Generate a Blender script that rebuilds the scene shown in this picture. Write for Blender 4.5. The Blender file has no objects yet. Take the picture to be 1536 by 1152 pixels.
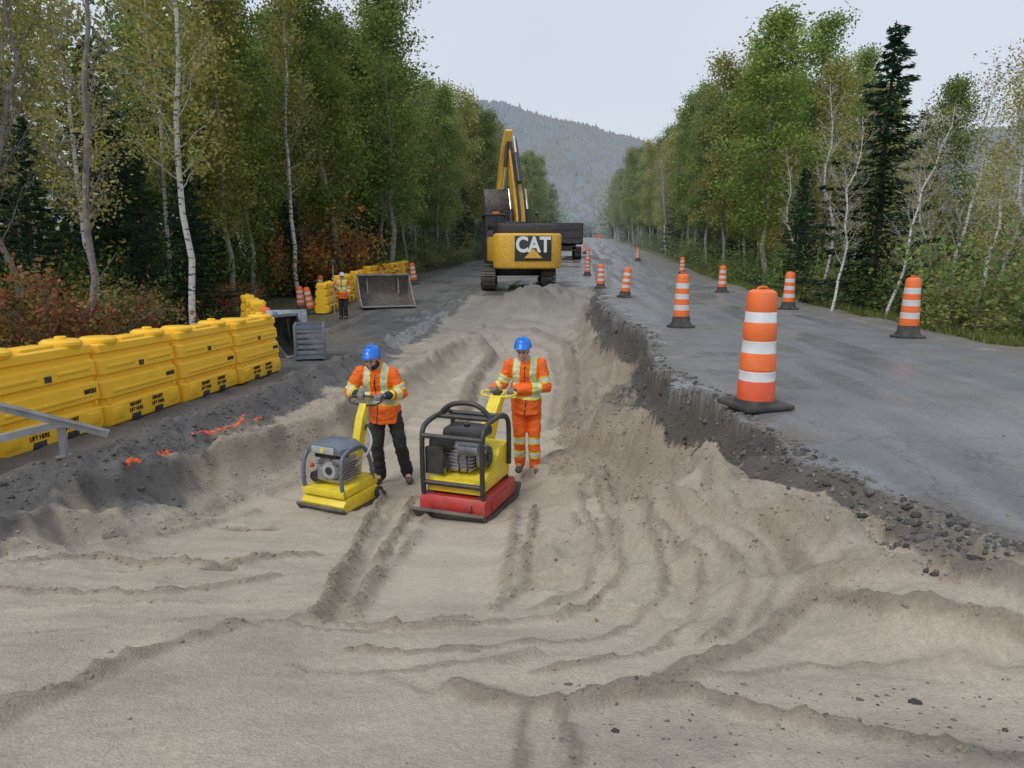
import bpy, bmesh, math, random, time
import numpy as np
from mathutils import Vector, Matrix, Euler, noise as mn
random.seed(7)
SC=bpy.context.scene; C=SC.collection
F=1067.; TH=math.atan(206/1067); CT,ST=math.cos(TH),math.sin(TH); CZ=1.55; KX=.0956
R=math.radians
# ------------------------------------------------------------ projection helpers
def at(px,py,Y):
    u=(px-768)/F; v=(576-py)/F; y=CT+v*ST; z=-ST+v*CT; t=Y/y
    return Vector((u*t,Y,CZ+z*t))
# ------------------------------------------------------------ noise
def vn(x,y,seed=0):
    x=np.asarray(x,float); y=np.asarray(y,float)
    ix=np.floor(x); iy=np.floor(y); fx=x-ix; fy=y-iy
    fx=fx*fx*(3-2*fx); fy=fy*fy*(3-2*fy)
    def h(a,b):
        v=np.sin(a*127.1+b*311.7+seed*74.7)*43758.5453
        return v-np.floor(v)
    return (h(ix,iy)*(1-fx)+h(ix+1,iy)*fx)*(1-fy)+(h(ix,iy+1)*(1-fx)+h(ix+1,iy+1)*fx)*fy
def fbm(x,y,o=4,seed=0):
    a=0;w=.5;t=0
    for i in range(o):
        a=a+w*vn(x*2**i+i*17.3,y*2**i+i*9.1,seed+i); t+=w; w*=.5
    return a/t
def sst(a,b,x):
    t=np.clip((x-a)/(b-a),0,1); return t*t*(3-2*t)
FARY=[60,200,600,2500]; FARZ=[.5,3.7,9,12]
def IP(y,pts):
    return np.interp(y,[p[0] for p in pts]+FARY,[p[1] for p in pts]+FARZ)
ERP=[(-50,9),(1.0,7.0),(1.8,5),(2.6,3.3),(3.1,2.35),(3.8,1.95),(4.6,1.75),(5.5,1.5),(6.4,1.32),(7.2,1.36),(7.7,1.08),(9.7,.96),(11,1.08),(13.8,1.45),(14.6,1.25),(17,.9),(22.6,.64),(27.6,.8),(40,.8),(3000,.8)]
def er_of(y):
    f=np.interp(y,[1,4,30,45],[.4,1,1,0])
    return np.interp(y,[p[0] for p in ERP],[p[1] for p in ERP])+f*((vn(y*1.1,3.3,1)-.5)*.25)
def warp(x,y):
    f=np.interp(y,[1,4,30,45],[.5,1,1,0])*(1-.7*np.exp(-((y-6.4)/.5)**2))
    return f*((fbm(x*2.2,y*2.2,4,101)-.5)*.60)
def el_of(y): return -5.15+(vn(y*.9,7.7,5)-.5)*.35+(vn(y*4,2.7,6)-.5)*.15
def el2_of(y): return np.interp(y,[5,7.5,9,10.5,14,22],[-5.0,-4.95,-4.5,-3.9,-3.75,-3.3])+(vn(y*.8,9.7,15)-.5)*.45+(vn(y*3,4.7,16)-.5)*.2
def zr_of(y): return IP(y,[(-50,0),(2,0),(6.4,.1),(13,-.07),(20,-.17),(30,-.22),(42,-.1)])
def zl_of(y): return IP(y,[(-50,0),(2,0),(3,-.22),(4.5,-.48),(6,-.62),(7,-.70),(10,-.84),(15,-1.0),(24,-1.10),(28,-.96),(33,-.5),(38,-.3),(45,-.05)])
def zf_of(y): return IP(y,[(-50,0),(1.2,0),(2,-.1),(3,-.32),(4.5,-.76),(6,-1.15),(7.5,-1.40),(9,-1.50),(13,-1.60),(18,-1.46),(24,-1.2),(28,-.7),(31,-.3),(34,-.18),(42,-.1)])
PILE=[(.75,27.5,.75,.9),(1.9,28.6,.6,.8),(-.5,28.3,.4,.8)]
def baseH(x,y,full=False):
    x=np.asarray(x,float); y=np.asarray(y,float)
    s=x-KX*y
    er=er_of(y)+warp(x,y); el=el_of(y); e2=el2_of(y); zr=zr_of(y); zl=zl_of(y); zf=zf_of(y)+.14*sst(-.9,.5,s)*np.interp(y,[4,6,22,30],[0,1,1,0])
    tR=(er-s)*(.85+.9*vn(y*.6,4.4,8)); tR=np.where(tR>0,tR+.36*(fbm(x*3.0,y*3.0,3,9)-.5)*np.clip(tR*3,0,1),tR)
    dR=np.interp(tR,[0,.06,.18,.40,.66,1.0,1.7],[0,.20,.38,.52,.77,.9,1])
    dR2=np.interp(tR,[0,.08,.25,.9,1.6,2.5],[0,.10,.18,.42,.75,1]); k2=sst(7.0,4.8,y); dR=dR*(1-k2)+dR2*k2
    tL=s-el
    tLn=tL+.35*(fbm(x*2,y*2,3,12)-.5)*np.clip(tL*2,0,1)
    dL=np.interp(tLn,[-.1,0,.32,.6],[0,.04,.34,.38])+np.interp(s-e2+.3*(fbm(x*2,y*2,3,13)-.5),[-.6,0,.10,.32,.7,1.1],[0,.03,.25,.46,.56,.62])
    z=np.where(s<-1.5, zl+(zf-zl)*dL, zr+(zf-zr)*dR)
    rim=np.exp(-((s-el+.15)/.16)**2)*.12*np.interp(y,[4.5,6,30,36],[0,1,1,0]); z=z+rim*(.4+1.2*vn(x*3,y*3,17))
    rim2=np.exp(-((s-e2+.18)/.20)**2)*.10*np.interp(y,[8.5,10,24,28],[0,1,1,0]); z=z+rim2*(.3+1.4*vn(x*2.4,y*2.4,18))
    fall=np.interp(y,[0,30,60,120],[1,.9,.5,.25])
    z=z+np.interp(s,[6.3,7.3,9,12,25,70,400],[0,-.05,-.6,-1.9,-2.7,-1.5,4])*fall
    z=z+np.interp(s,[-400,-60,-25,-13,-10,-8.5],[8,1.5,.3,-.35,-.2,0])
    for (cx,cy,h,r) in PILE:
        d=np.hypot(x-cx,(y-cy)*.8)/r
        z=z+h*np.exp(-d*d)*(.8+.4*vn(x*4,y*4,14))
    if full: return z,s,er,el,tR,dR,tL,dL
    return z
def ong(px,py):
    u=(px-768)/F; v=(576-py)/F; ry=CT+v*ST; rz=-ST+v*CT
    Y=np.concatenate([np.linspace(1.2,30,900),np.linspace(30.1,200,200)])
    t=Y/ry; x=u*t; z=CZ+rz*t
    g=baseH(x,Y); i=np.argmax(z<g)
    return np.array([x[i],Y[i]])
LINES=[ # photo traced ridges and ruts: pts, width, height, looseness
 ([(-60,1110),(100,1035),(230,978),(360,948)],.13,.06,1.0),
 ([(-20,1062),(60,1045)],.15,.03,.8),
 ([(690,1030),(760,1055),(860,1062),(960,1045),(1060,1000),(1150,945),(1210,900),(1225,870),(1190,820),(1130,790)],.10,.06,1.0),
 ([(900,1050),(1050,1045),(1150,1075),(1350,1110),(1560,1155)],.10,.05,1.2),
 ([(1230,880),(1330,915),(1560,965)],.09,.05,1.0),
 ([(1240,850),(1400,835),(1560,885)],.16,.06,1.0),
 ([(1250,760),(1350,800),(1450,845),(1560,890)],.13,.06,1.3),
 ([(622,745),(598,790),(566,850),(528,930)],.035,.055,1.0),
 ([(575,745),(540,800),(510,870),(475,935)],.040,.055,1.0),
 ([(598,748),(568,795),(538,860),(502,932)],.05,-.03,.3),
 ([(800,765),(795,820),(785,880),(740,918)],.040,.05,1.0),
 ([(780,1060),(785,1160)],.05,.015,1.1),([(850,1060),(868,1160)],.05,.015,1.1),
 ([(0,800),(200,775),(400,742),(480,715)],.12,.07,.35),
 ([(0,852),(150,838),(340,852),(470,835)],.05,.045,.9),
 ([(0,835),(120,820),(260,800),(380,770)],.05,.035,.6),
 ([(0,885),(250,893),(420,868)],.045,.04,.8),
 ([(0,915),(200,910),(380,905)],.04,.026,.5),
 ([(340,792),(410,790)],.05,-.06,1.2),([(190,855),(215,852)],.05,-.06,1.2),([(315,855),(345,855)],.05,-.06,1.2),([(165,806),(190,803)],.05,-.06,1.),([(240,748),(252,746)],.04,-.05,1),
 ([(870,740),(930,820),(930,880),(830,930),(620,945),(450,938)],.032,.04,.9),
 ([(900,750),(985,830),(1000,900),(900,960),(700,985),(520,978)],.032,.04,1.0),
 ([(930,750),(1015,835),(1028,905),(930,970),(760,998)],.03,-.025,.2),
 ([(960,760),(1050,840),(1055,920),(950,985),(800,1012)],.036,.04,.9),
 ([(860,770),(900,840),(880,890),(800,915)],.032,.035,.8),
 ([(1000,760),(1100,830),(1120,900),(1060,960)],.036,.04,.9),
 ([(1060,770),(1150,830),(1170,880),(1120,940)],.03,.035,.8),
 ([(830,690),(900,720),(1000,760),(1110,780),(1200,790)],.07,.05,.7),
 ([(860,650),(930,680),(1010,730),(1090,760)],.09,.07,.6),
 ([(840,720),(900,740),(980,790)],.04,-.03,.4),([(850,670),(920,705),(1010,750)],.04,-.03,.4),
 ([(930,620),(985,660),(1060,720),(1180,770),(1250,800)],.14,.09,.7),
 ([(690,640),(708,575),(738,535),(716,507),(640,490)],.06,.07,1.2),
 ([(728,640),(742,565),(765,525),(745,500)],.05,-.05,.3),
 ([(700,640),(722,572),(750,530),(730,505)],.05,-.04,.3),
 ([(855,640),(862,560),(849,515),(800,498),(700,492)],.06,.07,1.2),
 ([(832,640),(842,570),(828,525),(790,508)],.05,-.05,.7),
 ([(870,640),(872,560),(866,515),(830,500)],.05,-.05,.6),
 ([(885,640),(884,560),(885,500),(880,450)],.08,.08,.9),
 ([(900,640),(915,570),(905,500)],.08,.06,.7),
 ([(640,470),(740,468),(840,475)],.08,.06,.8),([(660,455),(760,452),(850,458)],.08,.06,.7),([(600,480),(700,480),(800,486)],.07,.05,.9),
 ([(60,745),(250,705),(420,668),(500,640),(560,590),(640,545),(690,518)],.10,.10,.6),
 ([(180,690),(300,665),(400,632)],.08,.05,1.2),
 ([(400,940),(520,950),(700,930)],.04,.025,.8),
 ([(0,960),(150,950),(330,930)],.04,.025,.5),
 ([(1020,1020),(1200,1000),(1400,985),(1560,1010)],.04,.025,.7),
 ([(560,1010),(700,1000),(800,985)],.05,.025,.8),
 ([(440,1000),(560,1010),(650,1040)],.04,-.012,.6),
]
LW=[(np.array([ong(*p) for p in pts]),w,h,dk) for pts,w,h,dk in LINES]
def pdist(X,Y,P):
    D=np.full(X.shape,1e9)
    for a,b in zip(P[:-1],P[1:]):
        d=b-a; L=(d@d)+1e-9
        t=np.clip(((X-a[0])*d[0]+(Y-a[1])*d[1])/L,0,1)
        D=np.minimum(D,(X-a[0]-t*d[0])**2+(Y-a[1]-t*d[1])**2)
    return np.sqrt(D)
def Hfull(x,y):
    z,s,er,el,tR,dR,tL,dL=baseH(x,y,True)
    loose=np.zeros(x.shape); dz=np.zeros(x.shape)
    near=(y<34)&(y>1)&(np.abs(s)<9)
    X=x[near];Yv=y[near]
    wx=X+(.10*(fbm(X*4.1,Yv*4.1,3,21)-.5)); wy=Yv+(.10*(fbm(X*4.1,Yv*4.1,3,22)-.5))
    l=np.zeros(X.shape); a=np.zeros(X.shape); mod=.55+.9*vn(X*2.2,Yv*2.2,25)
    for P,w,h,dk in LW:
        ym=P[:,1].mean(); far=max(1,ym/7)*min(1,max(.5,ym/6)); hs=min(1,max(.35,ym/7)); mg=w*far*3.5
        sel=(wx>P[:,0].min()-mg)&(wx<P[:,0].max()+mg)&(wy>P[:,1].min()-mg)&(wy<P[:,1].max()+mg)
        d=pdist(wx[sel],wy[sel],P)/(w*far)
        a[sel]+=np.exp(-d**2)*h*1.6*hs*mod[sel]; l[sel]=np.maximum(l[sel],dk*np.exp(-(d/1.35)**4)*np.clip(mod[sel]*1.1,0,1))
    dz[near]=a; loose[near]=l
    pit=(s<er)&(s>-8)
    fadein=sst(-1,2,y)*np.interp(y,[0,30,45],[1,1,0])
    wall=np.where((dR>.02)&(dR<.93)&(s>-1.5),1.,0.)+np.where((tL>-.4)&(dL<.95)&(s<-1.5)&(y>5),.65,0.)
    wall=wall*np.interp(y,[2,5,7,26,34],[0,.45,1,1,0])
    patch=sst(.50,.62,fbm(x*.9,y*1.4,4,31))*np.interp(y,[2,6,40],[.7,1,1])
    u=(x+.50-(y-5.4)*.02)/.42; sy=sst(4.0,4.3,y)*(1-sst(7.6,8.1,y))
    strip=np.exp(-u**8)*sy
    sedge=np.exp(-((np.abs(u)-1.16)/.13)**2)*sy*(.5+.8*vn(x*5,y*3,33))
    lo=np.clip(np.maximum(np.maximum(loose,sedge),np.maximum(wall*.75,patch*.24)),0,1)
    nr=np.interp(y,[1,3,6],[.3,.5,1])
    rip=(fbm(x*.9+.3*y,y*4.5,3,41)-.5)*.05*nr
    lump=((fbm(x*9,y*9,4,51)-.5)*.11*lo+(fbm(x*24,y*24,2,57)-.5)*.065*lo)*np.interp(y,[1,3,7],[.55,.7,1])
    big=(fbm(x*1.6,y*1.6,3,61)-.5)*.09*nr+(fbm(x*7,y*11,3,66)-.5)*.02
    wl=np.where((dR>.02)&(dR<.97)&(s>-1.5),1.,0.)*np.interp(y,[2,5,26,34],[0,1,1,0]); lump=lump+wl*((fbm(x*3.2,y*3.2,3,69)-.5)*.24+(fbm(x*7,y*7,2,70)-.5)*.08)
    bl_=np.exp(-((tL-.2)/.8)**2)*np.interp(y,[4,6,26,34],[0,1,1,0]); lump=lump+bl_*((fbm(x*3.6,y*3.6,4,73)-.5)*.17+(fbm(x*12,y*12,2,74)-.5)*.05)
    add=(dz+rip+lump+big+.035*sedge)*fadein*(1-.97*strip)-.03*strip
    lipf=np.clip((er-s)/.22,0,1)   # lumps fade to nothing at the asphalt lip
    z=z+np.where(pit,add*lipf,0)
    z=z+np.where(~pit&(s<6.3),(fbm(x*.8,y*.4,3,71)-.5)*.035*np.clip((s-er)/.3,0,1),0)
    z=z+np.where((s-er<.25)&(s-er>-.04),-(.25-np.maximum(s-er,0))*.20*vn(x*6,y*6,77)*np.interp(y,[3,6,30,36],[0,1,1,0])*np.clip((s-er+.04)/.04,0,1),0)
    z=z+np.where((s>6.3)|(s<-8.5),(fbm(x*.7,y*.7,4,81)-.5)*.3*np.clip(np.maximum(s-6.3,-8.5-s)/2,0,1),0)
    return z,s,er,el,tR,dR,tL,dL,lo*(1-strip),loose,strip,pit
# ------------------------------------------------------------ materials
def nt(m): 
    m.use_nodes=True; t=m.node_tree; t.nodes.clear(); return t,t.nodes,t.links
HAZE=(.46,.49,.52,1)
def hazemix(t,col_socket,y0=35,y1=420,mx=.8,HZ=HAZE):  # distance haze painted into the base colour, stronger with world Y
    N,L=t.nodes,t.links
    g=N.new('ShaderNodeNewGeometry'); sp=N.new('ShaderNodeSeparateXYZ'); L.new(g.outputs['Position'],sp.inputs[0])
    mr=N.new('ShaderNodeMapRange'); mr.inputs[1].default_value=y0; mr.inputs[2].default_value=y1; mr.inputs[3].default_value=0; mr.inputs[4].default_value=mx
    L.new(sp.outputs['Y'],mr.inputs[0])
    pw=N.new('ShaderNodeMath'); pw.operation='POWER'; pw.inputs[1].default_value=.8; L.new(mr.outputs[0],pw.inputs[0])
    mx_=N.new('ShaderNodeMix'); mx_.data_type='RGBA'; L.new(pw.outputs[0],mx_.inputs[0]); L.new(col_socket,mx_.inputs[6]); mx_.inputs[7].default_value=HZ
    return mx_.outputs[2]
def pmat(name,col,rough=.6,metal=0.,var=.2,scale=6,bump=.0,bscale=60,dirt=0.,dcol=(.24,.20,.16),haze=False,dscale=5):
    m=bpy.data.materials.new(name); t,N,L=nt(m)
    o=N.new('ShaderNodeOutputMaterial'); b=N.new('ShaderNodeBsdfPrincipled'); L.new(b.outputs[0],o.inputs[0])
    tc=N.new('ShaderNodeTexCoord'); n=N.new('ShaderNodeTexNoise'); n.inputs['Scale'].default_value=scale; n.inputs['Detail'].default_value=5
    L.new(tc.outputs['Object'],n.inputs['Vector'])
    mr=N.new('ShaderNodeMapRange'); mr.inputs[1].default_value=.3; mr.inputs[2].default_value=.7; mr.inputs[3].default_value=1-var; mr.inputs[4].default_value=1+var
    L.new(n.outputs['Fac'],mr.inputs[0])
    vm=N.new('ShaderNodeVectorMath'); vm.operation='SCALE'; vm.inputs[0].default_value=col; L.new(mr.outputs[0],vm.inputs['Scale'])
    cs=vm.outputs[0]
    if dirt>0:
        n2=N.new('ShaderNodeTexNoise'); n2.inputs['Scale'].default_value=dscale; n2.inputs['Detail'].default_value=8; n2.inputs['Roughness'].default_value=.7
        L.new(tc.outputs['Object'],n2.inputs['Vector'])
        m2=N.new('ShaderNodeMapRange'); m2.inputs[1].default_value=.45; m2.inputs[2].default_value=.75; m2.inputs[3].default_value=dirt*.15; m2.inputs[4].default_value=dirt
        L.new(n2.outputs['Fac'],m2.inputs[0])
        mx=N.new('ShaderNodeMix'); mx.data_type='RGBA'; L.new(m2.outputs[0],mx.inputs[0]); L.new(cs,mx.inputs[6]); mx.inputs[7].default_value=(*dcol,1); cs=mx.outputs[2]
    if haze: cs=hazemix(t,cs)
    L.new(cs,b.inputs['Base Color']); b.inputs['Roughness'].default_value=rough; b.inputs['Metallic'].default_value=metal
    if bump>0:
        nb=N.new('ShaderNodeTexNoise'); nb.inputs['Scale'].default_value=bscale; nb.inputs['Detail'].default_value=4; L.new(tc.outputs['Object'],nb.inputs['Vector'])
        bp=N.new('ShaderNodeBump'); bp.inputs['Strength'].default_value=bump; bp.inputs['Distance'].default_value=.01; L.new(nb.outputs['Fac'],bp.inputs['Height']); L.new(bp.outputs[0],b.inputs['Normal'])
    return m
def leafmat(name,trans=.35,haze=True):
    m=bpy.data.materials.new(name); t,N,L=nt(m)
    o=N.new('ShaderNodeOutputMaterial'); d=N.new('ShaderNodeBsdfDiffuse')
    a=N.new('ShaderNodeAttribute'); a.attribute_name='Col'
    oi=N.new('ShaderNodeObjectInfo'); mr=N.new('ShaderNodeMapRange'); mr.inputs[3].default_value=.78; mr.inputs[4].default_value=1.25; L.new(oi.outputs['Random'],mr.inputs[0])
    vm=N.new('ShaderNodeVectorMath'); vm.operation='SCALE'; L.new(a.outputs['Color'],vm.inputs[0]); L.new(mr.outputs[0],vm.inputs['Scale'])
    cs=vm.outputs[0]
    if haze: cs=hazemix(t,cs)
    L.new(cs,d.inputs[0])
    if trans>0:
        tr=N.new('ShaderNodeBsdfTranslucent'); mx=N.new('ShaderNodeMixShader'); mx.inputs[0].default_value=trans
        L.new(cs,tr.inputs[0]); L.new(d.outputs[0],mx.inputs[1]); L.new(tr.outputs[0],mx.inputs[2]); L.new(mx.outputs[0],o.inputs[0])
    else: L.new(d.outputs[0],o.inputs[0])
    return m
def groundmat(name,bstr=.9,cracks=False,coarse=0,gv=.16):
    m=bpy.data.materials.new(name); t,N,L=nt(m)
    o=N.new('ShaderNodeOutputMaterial'); b=N.new('ShaderNodeBsdfPrincipled'); L.new(b.outputs[0],o.inputs[0])
    a=N.new('ShaderNodeAttribute'); a.attribute_name='Col'; w=N.new('ShaderNodeAttribute'); w.attribute_name='wet'
    g=N.new('ShaderNodeNewGeometry')
    n=N.new('ShaderNodeTexNoise'); n.inputs['Scale'].default_value=26; n.inputs['Detail'].default_value=8; n.inputs['Roughness'].default_value=.75; L.new(g.outputs['Position'],n.inputs['Vector'])
    n3=N.new('ShaderNodeTexNoise'); n3.inputs['Scale'].default_value=1.7; n3.inputs['Detail'].default_value=6; L.new(g.outputs['Position'],n3.inputs['Vector'])
    v=N.new('ShaderNodeTexVoronoi'); v.inputs['Scale'].default_value=75; L.new(g.outputs['Position'],v.inputs['Vector'])
    mr=N.new('ShaderNodeMapRange'); mr.inputs[1].default_value=.3; mr.inputs[2].default_value=.7; mr.inputs[3].default_value=1-gv; mr.inputs[4].default_value=1+gv; L.new(n.outputs['Fac'],mr.inputs[0])
    m3=N.new('ShaderNodeMapRange'); m3.inputs[1].default_value=.3; m3.inputs[2].default_value=.7; m3.inputs[3].default_value=.88; m3.inputs[4].default_value=1.10; L.new(n3.outputs['Fac'],m3.inputs[0])
    mv=N.new('ShaderNodeMapRange'); mv.inputs[1].default_value=0; mv.inputs[2].default_value=.6; mv.inputs[3].default_value=1.06; mv.inputs[4].default_value=.88; L.new(v.outputs['Distance'],mv.inputs[0])
    mm=N.new('ShaderNodeMath'); mm.operation='MULTIPLY'; L.new(mr.outputs[0],mm.inputs[0]); L.new(m3.outputs[0],mm.inputs[1])
    m4=N.new('ShaderNodeMath'); m4.operation='MULTIPLY'; L.new(mm.outputs[0],m4.inputs[0]); L.new(mv.outputs[0],m4.inputs[1])
    vm=N.new('ShaderNodeVectorMath'); vm.operation='SCALE'; L.new(a.outputs['Color'],vm.inputs[0]); L.new(m4.outputs[0],vm.inputs['Scale'])
    cs=vm.outputs[0]
    if cracks:
        vc=N.new('ShaderNodeTexVoronoi'); vc.feature='DISTANCE_TO_EDGE'; vc.inputs['Scale'].default_value=.7
        nw=N.new('ShaderNodeTexNoise'); nw.inputs['Scale'].default_value=3; nw.inputs['Detail'].default_value=4; L.new(g.outputs['Position'],nw.inputs['Vector'])
        va=N.new('ShaderNodeVectorMath'); va.operation='MULTIPLY_ADD'; va.inputs[1].default_value=(.5,.5,.5); L.new(nw.outputs['Color'],va.inputs[0]); L.new(g.outputs['Position'],va.inputs[2]); L.new(va.outputs[0],vc.inputs['Vector'])
        lt=N.new('ShaderNodeMapRange'); lt.inputs[1].default_value=0; lt.inputs[2].default_value=.010; lt.inputs[3].default_value=.7; lt.inputs[4].default_value=1; L.new(vc.outputs['Distance'],lt.inputs[0])
        v5=N.new('ShaderNodeVectorMath'); v5.operation='SCALE'; L.new(cs,v5.inputs[0]); L.new(lt.outputs[0],v5.inputs['Scale']); cs=v5.outputs[0]
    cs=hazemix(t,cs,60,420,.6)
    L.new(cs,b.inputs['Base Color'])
    rr=N.new('ShaderNodeMapRange'); rr.inputs[3].default_value=.95; rr.inputs[4].default_value=.22; L.new(w.outputs['Fac'],rr.inputs[0])
    L.new(rr.outputs[0],b.inputs['Roughness'])
    ad=N.new('ShaderNodeMath'); ad.operation='MULTIPLY_ADD'; ad.inputs[1].default_value=.5; L.new(v.outputs['Distance'],ad.inputs[0]); L.new(n.outputs['Fac'],ad.inputs[2])
    hs=ad.outputs[0]
    if coarse:
        nc=N.new('ShaderNodeTexNoise'); nc.inputs['Scale'].default_value=7; nc.inputs['Detail'].default_value=7; nc.inputs['Roughness'].default_value=.6; nc.inputs['Distortion'].default_value=.4; L.new(g.outputs['Position'],nc.inputs['Vector'])
        a2=N.new('ShaderNodeMath'); a2.operation='MULTIPLY_ADD'; a2.inputs[1].default_value=coarse; L.new(nc.outputs['Fac'],a2.inputs[0]); L.new(hs,a2.inputs[2]); hs=a2.outputs[0]
    bp=N.new('ShaderNodeBump'); bp.inputs['Distance'].default_value=.012; 
    bs=N.new('ShaderNodeMapRange'); bs.inputs[3].default_value=bstr; bs.inputs[4].default_value=.25; L.new(w.outputs['Fac'],bs.inputs[0]); L.new(bs.outputs[0],bp.inputs['Strength'])
    L.new(hs,bp.inputs['Height']); L.new(bp.outputs[0],b.inputs['Normal'])
    return m
# ------------------------------------------------------------ object helpers
def mesh_np(name,V,Fa):
    me=bpy.data.meshes.new(name); V=np.asarray(V,'f'); Fa=np.asarray(Fa,'i'); m,k=Fa.shape
    me.vertices.add(len(V)); me.vertices.foreach_set('co',V.ravel())
    me.loops.add(m*k); me.loops.foreach_set('vertex_index',Fa.ravel())
    me.polygons.add(m); me.polygons.foreach_set('loop_start',np.arange(0,m*k,k,dtype='i'))
    me.update(calc_edges=True); return me
def setcol(me,col,name='Col'):
    a=me.color_attributes.new(name,'FLOAT_COLOR','POINT'); c=np.ones((len(me.vertices),4),'f'); c[:,:3]=col; a.data.foreach_set('color',c.ravel())
def setflt(me,v,name):
    a=me.attributes.new(name,'FLOAT','POINT'); a.data.foreach_set('value',np.asarray(v,'f'))
def link(name,me,parent=None,loc=None):
    o=bpy.data.objects.new(name,me); C.objects.link(o)
    if parent: o.parent=parent
    if loc is not None: o.location=loc
    return o
def tag(o,label=None,cat=None,group=None,kind=None):
    if label: o['label']=label
    if cat: o['category']=cat
    if group: o['group']=group
    if kind: o['kind']=kind
    return o
def empty(name,label,cat,loc=(0,0,0),rz=0,group=None):
    o=bpy.data.objects.new(name,None); C.objects.link(o); o.location=loc; o.rotation_euler=(0,0,rz); o.empty_display_size=.2
    return tag(o,label,cat,group)
def dup(root,label=None,parent=None):
    c=root.copy(); C.objects.link(c)
    if parent: c.parent=parent
    if label: c['label']=label
    for ch in list(root.children): dup(ch,None,c)
    return c
def paint(bm,mi):
    for f in bm.faces:
        if not f.tag: f.material_index=mi; f.tag=True
def ico(sub):
    b=bmesh.new(); bmesh.ops.create_icosphere(b,subdivisions=sub,radius=1); b.verts.ensure_lookup_table()
    v=np.array([x.co[:] for x in b.verts]); f=np.array([[q.index for q in x.verts] for x in b.faces]); b.free(); return v,f
ICO={k:ico(k) for k in(1,2,3)}
class PB: # fast primitive buffer for remeshed bodies
    def __init__(s): s.V=[];s.F=[];s.n=0
    def add(s,V,Fq): s.V.append(V);s.F.append(Fq+s.n);s.n+=len(V)
    def mesh(s,name): return mesh_np(name,np.concatenate(s.V),np.concatenate(s.F))
def box(bm,c,s,rot=(0,0,0),mi=0,bev=0,seg=2):
    M=Matrix.Translation(c)@Euler(rot).to_matrix().to_4x4()@Matrix.Diagonal((s[0],s[1],s[2],1))
    r=bmesh.ops.create_cube(bm,size=1,matrix=M)
    if bev:
        e=list({e for v in r['verts'] for e in v.link_edges})
        bmesh.ops.bevel(bm,geom=e,offset=bev,segments=seg,affect='EDGES',profile=.5)
    paint(bm,mi)
def ball(bm,c,r,rot=(0,0,0),mi=0,sub=2):
    if not hasattr(r,'__len__'): r=(r,r,r)
    if isinstance(bm,PB):
        v,f=ICO[sub]; Rm=np.array(Euler(rot).to_matrix()); bm.add((v*np.array(r))@Rm.T+np.array(c[:]),f); return
    M=Matrix.Translation(c)@Euler(rot).to_matrix().to_4x4()@Matrix.Diagonal((*r,1))
    bmesh.ops.create_icosphere(bm,subdivisions=sub,radius=1,matrix=M); paint(bm,mi)
def cyl(bm,p0,p1,r0,r1=None,k=14,mi=0):
    p0=Vector(p0);p1=Vector(p1); r1=r0 if r1 is None else r1; d=p1-p0
    if isinstance(bm,PB):
        Rm=np.array(d.to_track_quat('Z','Y').to_matrix()); a=np.arange(k)*2*math.pi/k; c=np.stack([np.cos(a),np.sin(a),np.zeros(k)],1)
        V=np.concatenate([c*r0,c*r1+np.array([0,0,d.length]),[[0,0,0],[0,0,d.length]]])@Rm.T+np.array(p0[:])
        i=np.arange(k); j=(i+1)%k
        Fq=np.concatenate([np.stack([i,j,j+k],1),np.stack([i,j+k,i+k],1),np.stack([j,i,np.full(k,2*k)],1),np.stack([i+k,j+k,np.full(k,2*k+1)],1)]); bm.add(V,Fq); return
    M=Matrix.Translation((p0+p1)/2)@d.to_track_quat('Z','Y').to_matrix().to_4x4()
    bmesh.ops.create_cone(bm,cap_ends=True,segments=k,radius1=r0,radius2=r1,depth=d.length,matrix=M); paint(bm,mi)
def caps(bm,p0,p1,r0,r1,k=14):
    cyl(bm,p0,p1,r0,r1,k); ball(bm,p0,r0); ball(bm,p1,r1)
def prism(bm,poly,axis,a,b,mi=0,bev=0):
    def P(u,v,w): return (w,u,v) if axis=='x' else ((u,w,v) if axis=='y' else (u,v,w))
    A=[bm.verts.new(P(u,v,a)) for u,v in poly]; B=[bm.verts.new(P(u,v,b)) for u,v in poly]
    n=len(poly); fs=[bm.faces.new(A),bm.faces.new(B[::-1])]
    for i in range(n): fs.append(bm.faces.new((A[i],B[i],B[(i+1)%n],A[(i+1)%n])))
    if bev: 
        e=list({e for f in fs[:2] for e in f.edges}); bmesh.ops.bevel(bm,geom=e,offset=bev,segments=2,affect='EDGES',profile=.5)
    paint(bm,mi)
def smooth_path(pts,n=5,closed=False):
    P=[Vector(p) for p in pts]; out=[]; N=len(P)
    for i in range(N if closed else N-1):
        if closed: p0,p1,p2,p3=P[i-1],P[i],P[(i+1)%N],P[(i+2)%N]
        else: p0=P[max(i-1,0)];p1=P[i];p2=P[i+1];p3=P[min(i+2,N-1)]
        for j in range(n):
            t=j/n; out.append(.5*((2*p1)+(p2-p0)*t+(2*p0-5*p1+4*p2-p3)*t*t+(3*p1-p0-3*p2+p3)*t**3))
    if not closed: out.append(P[-1])
    return out
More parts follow.
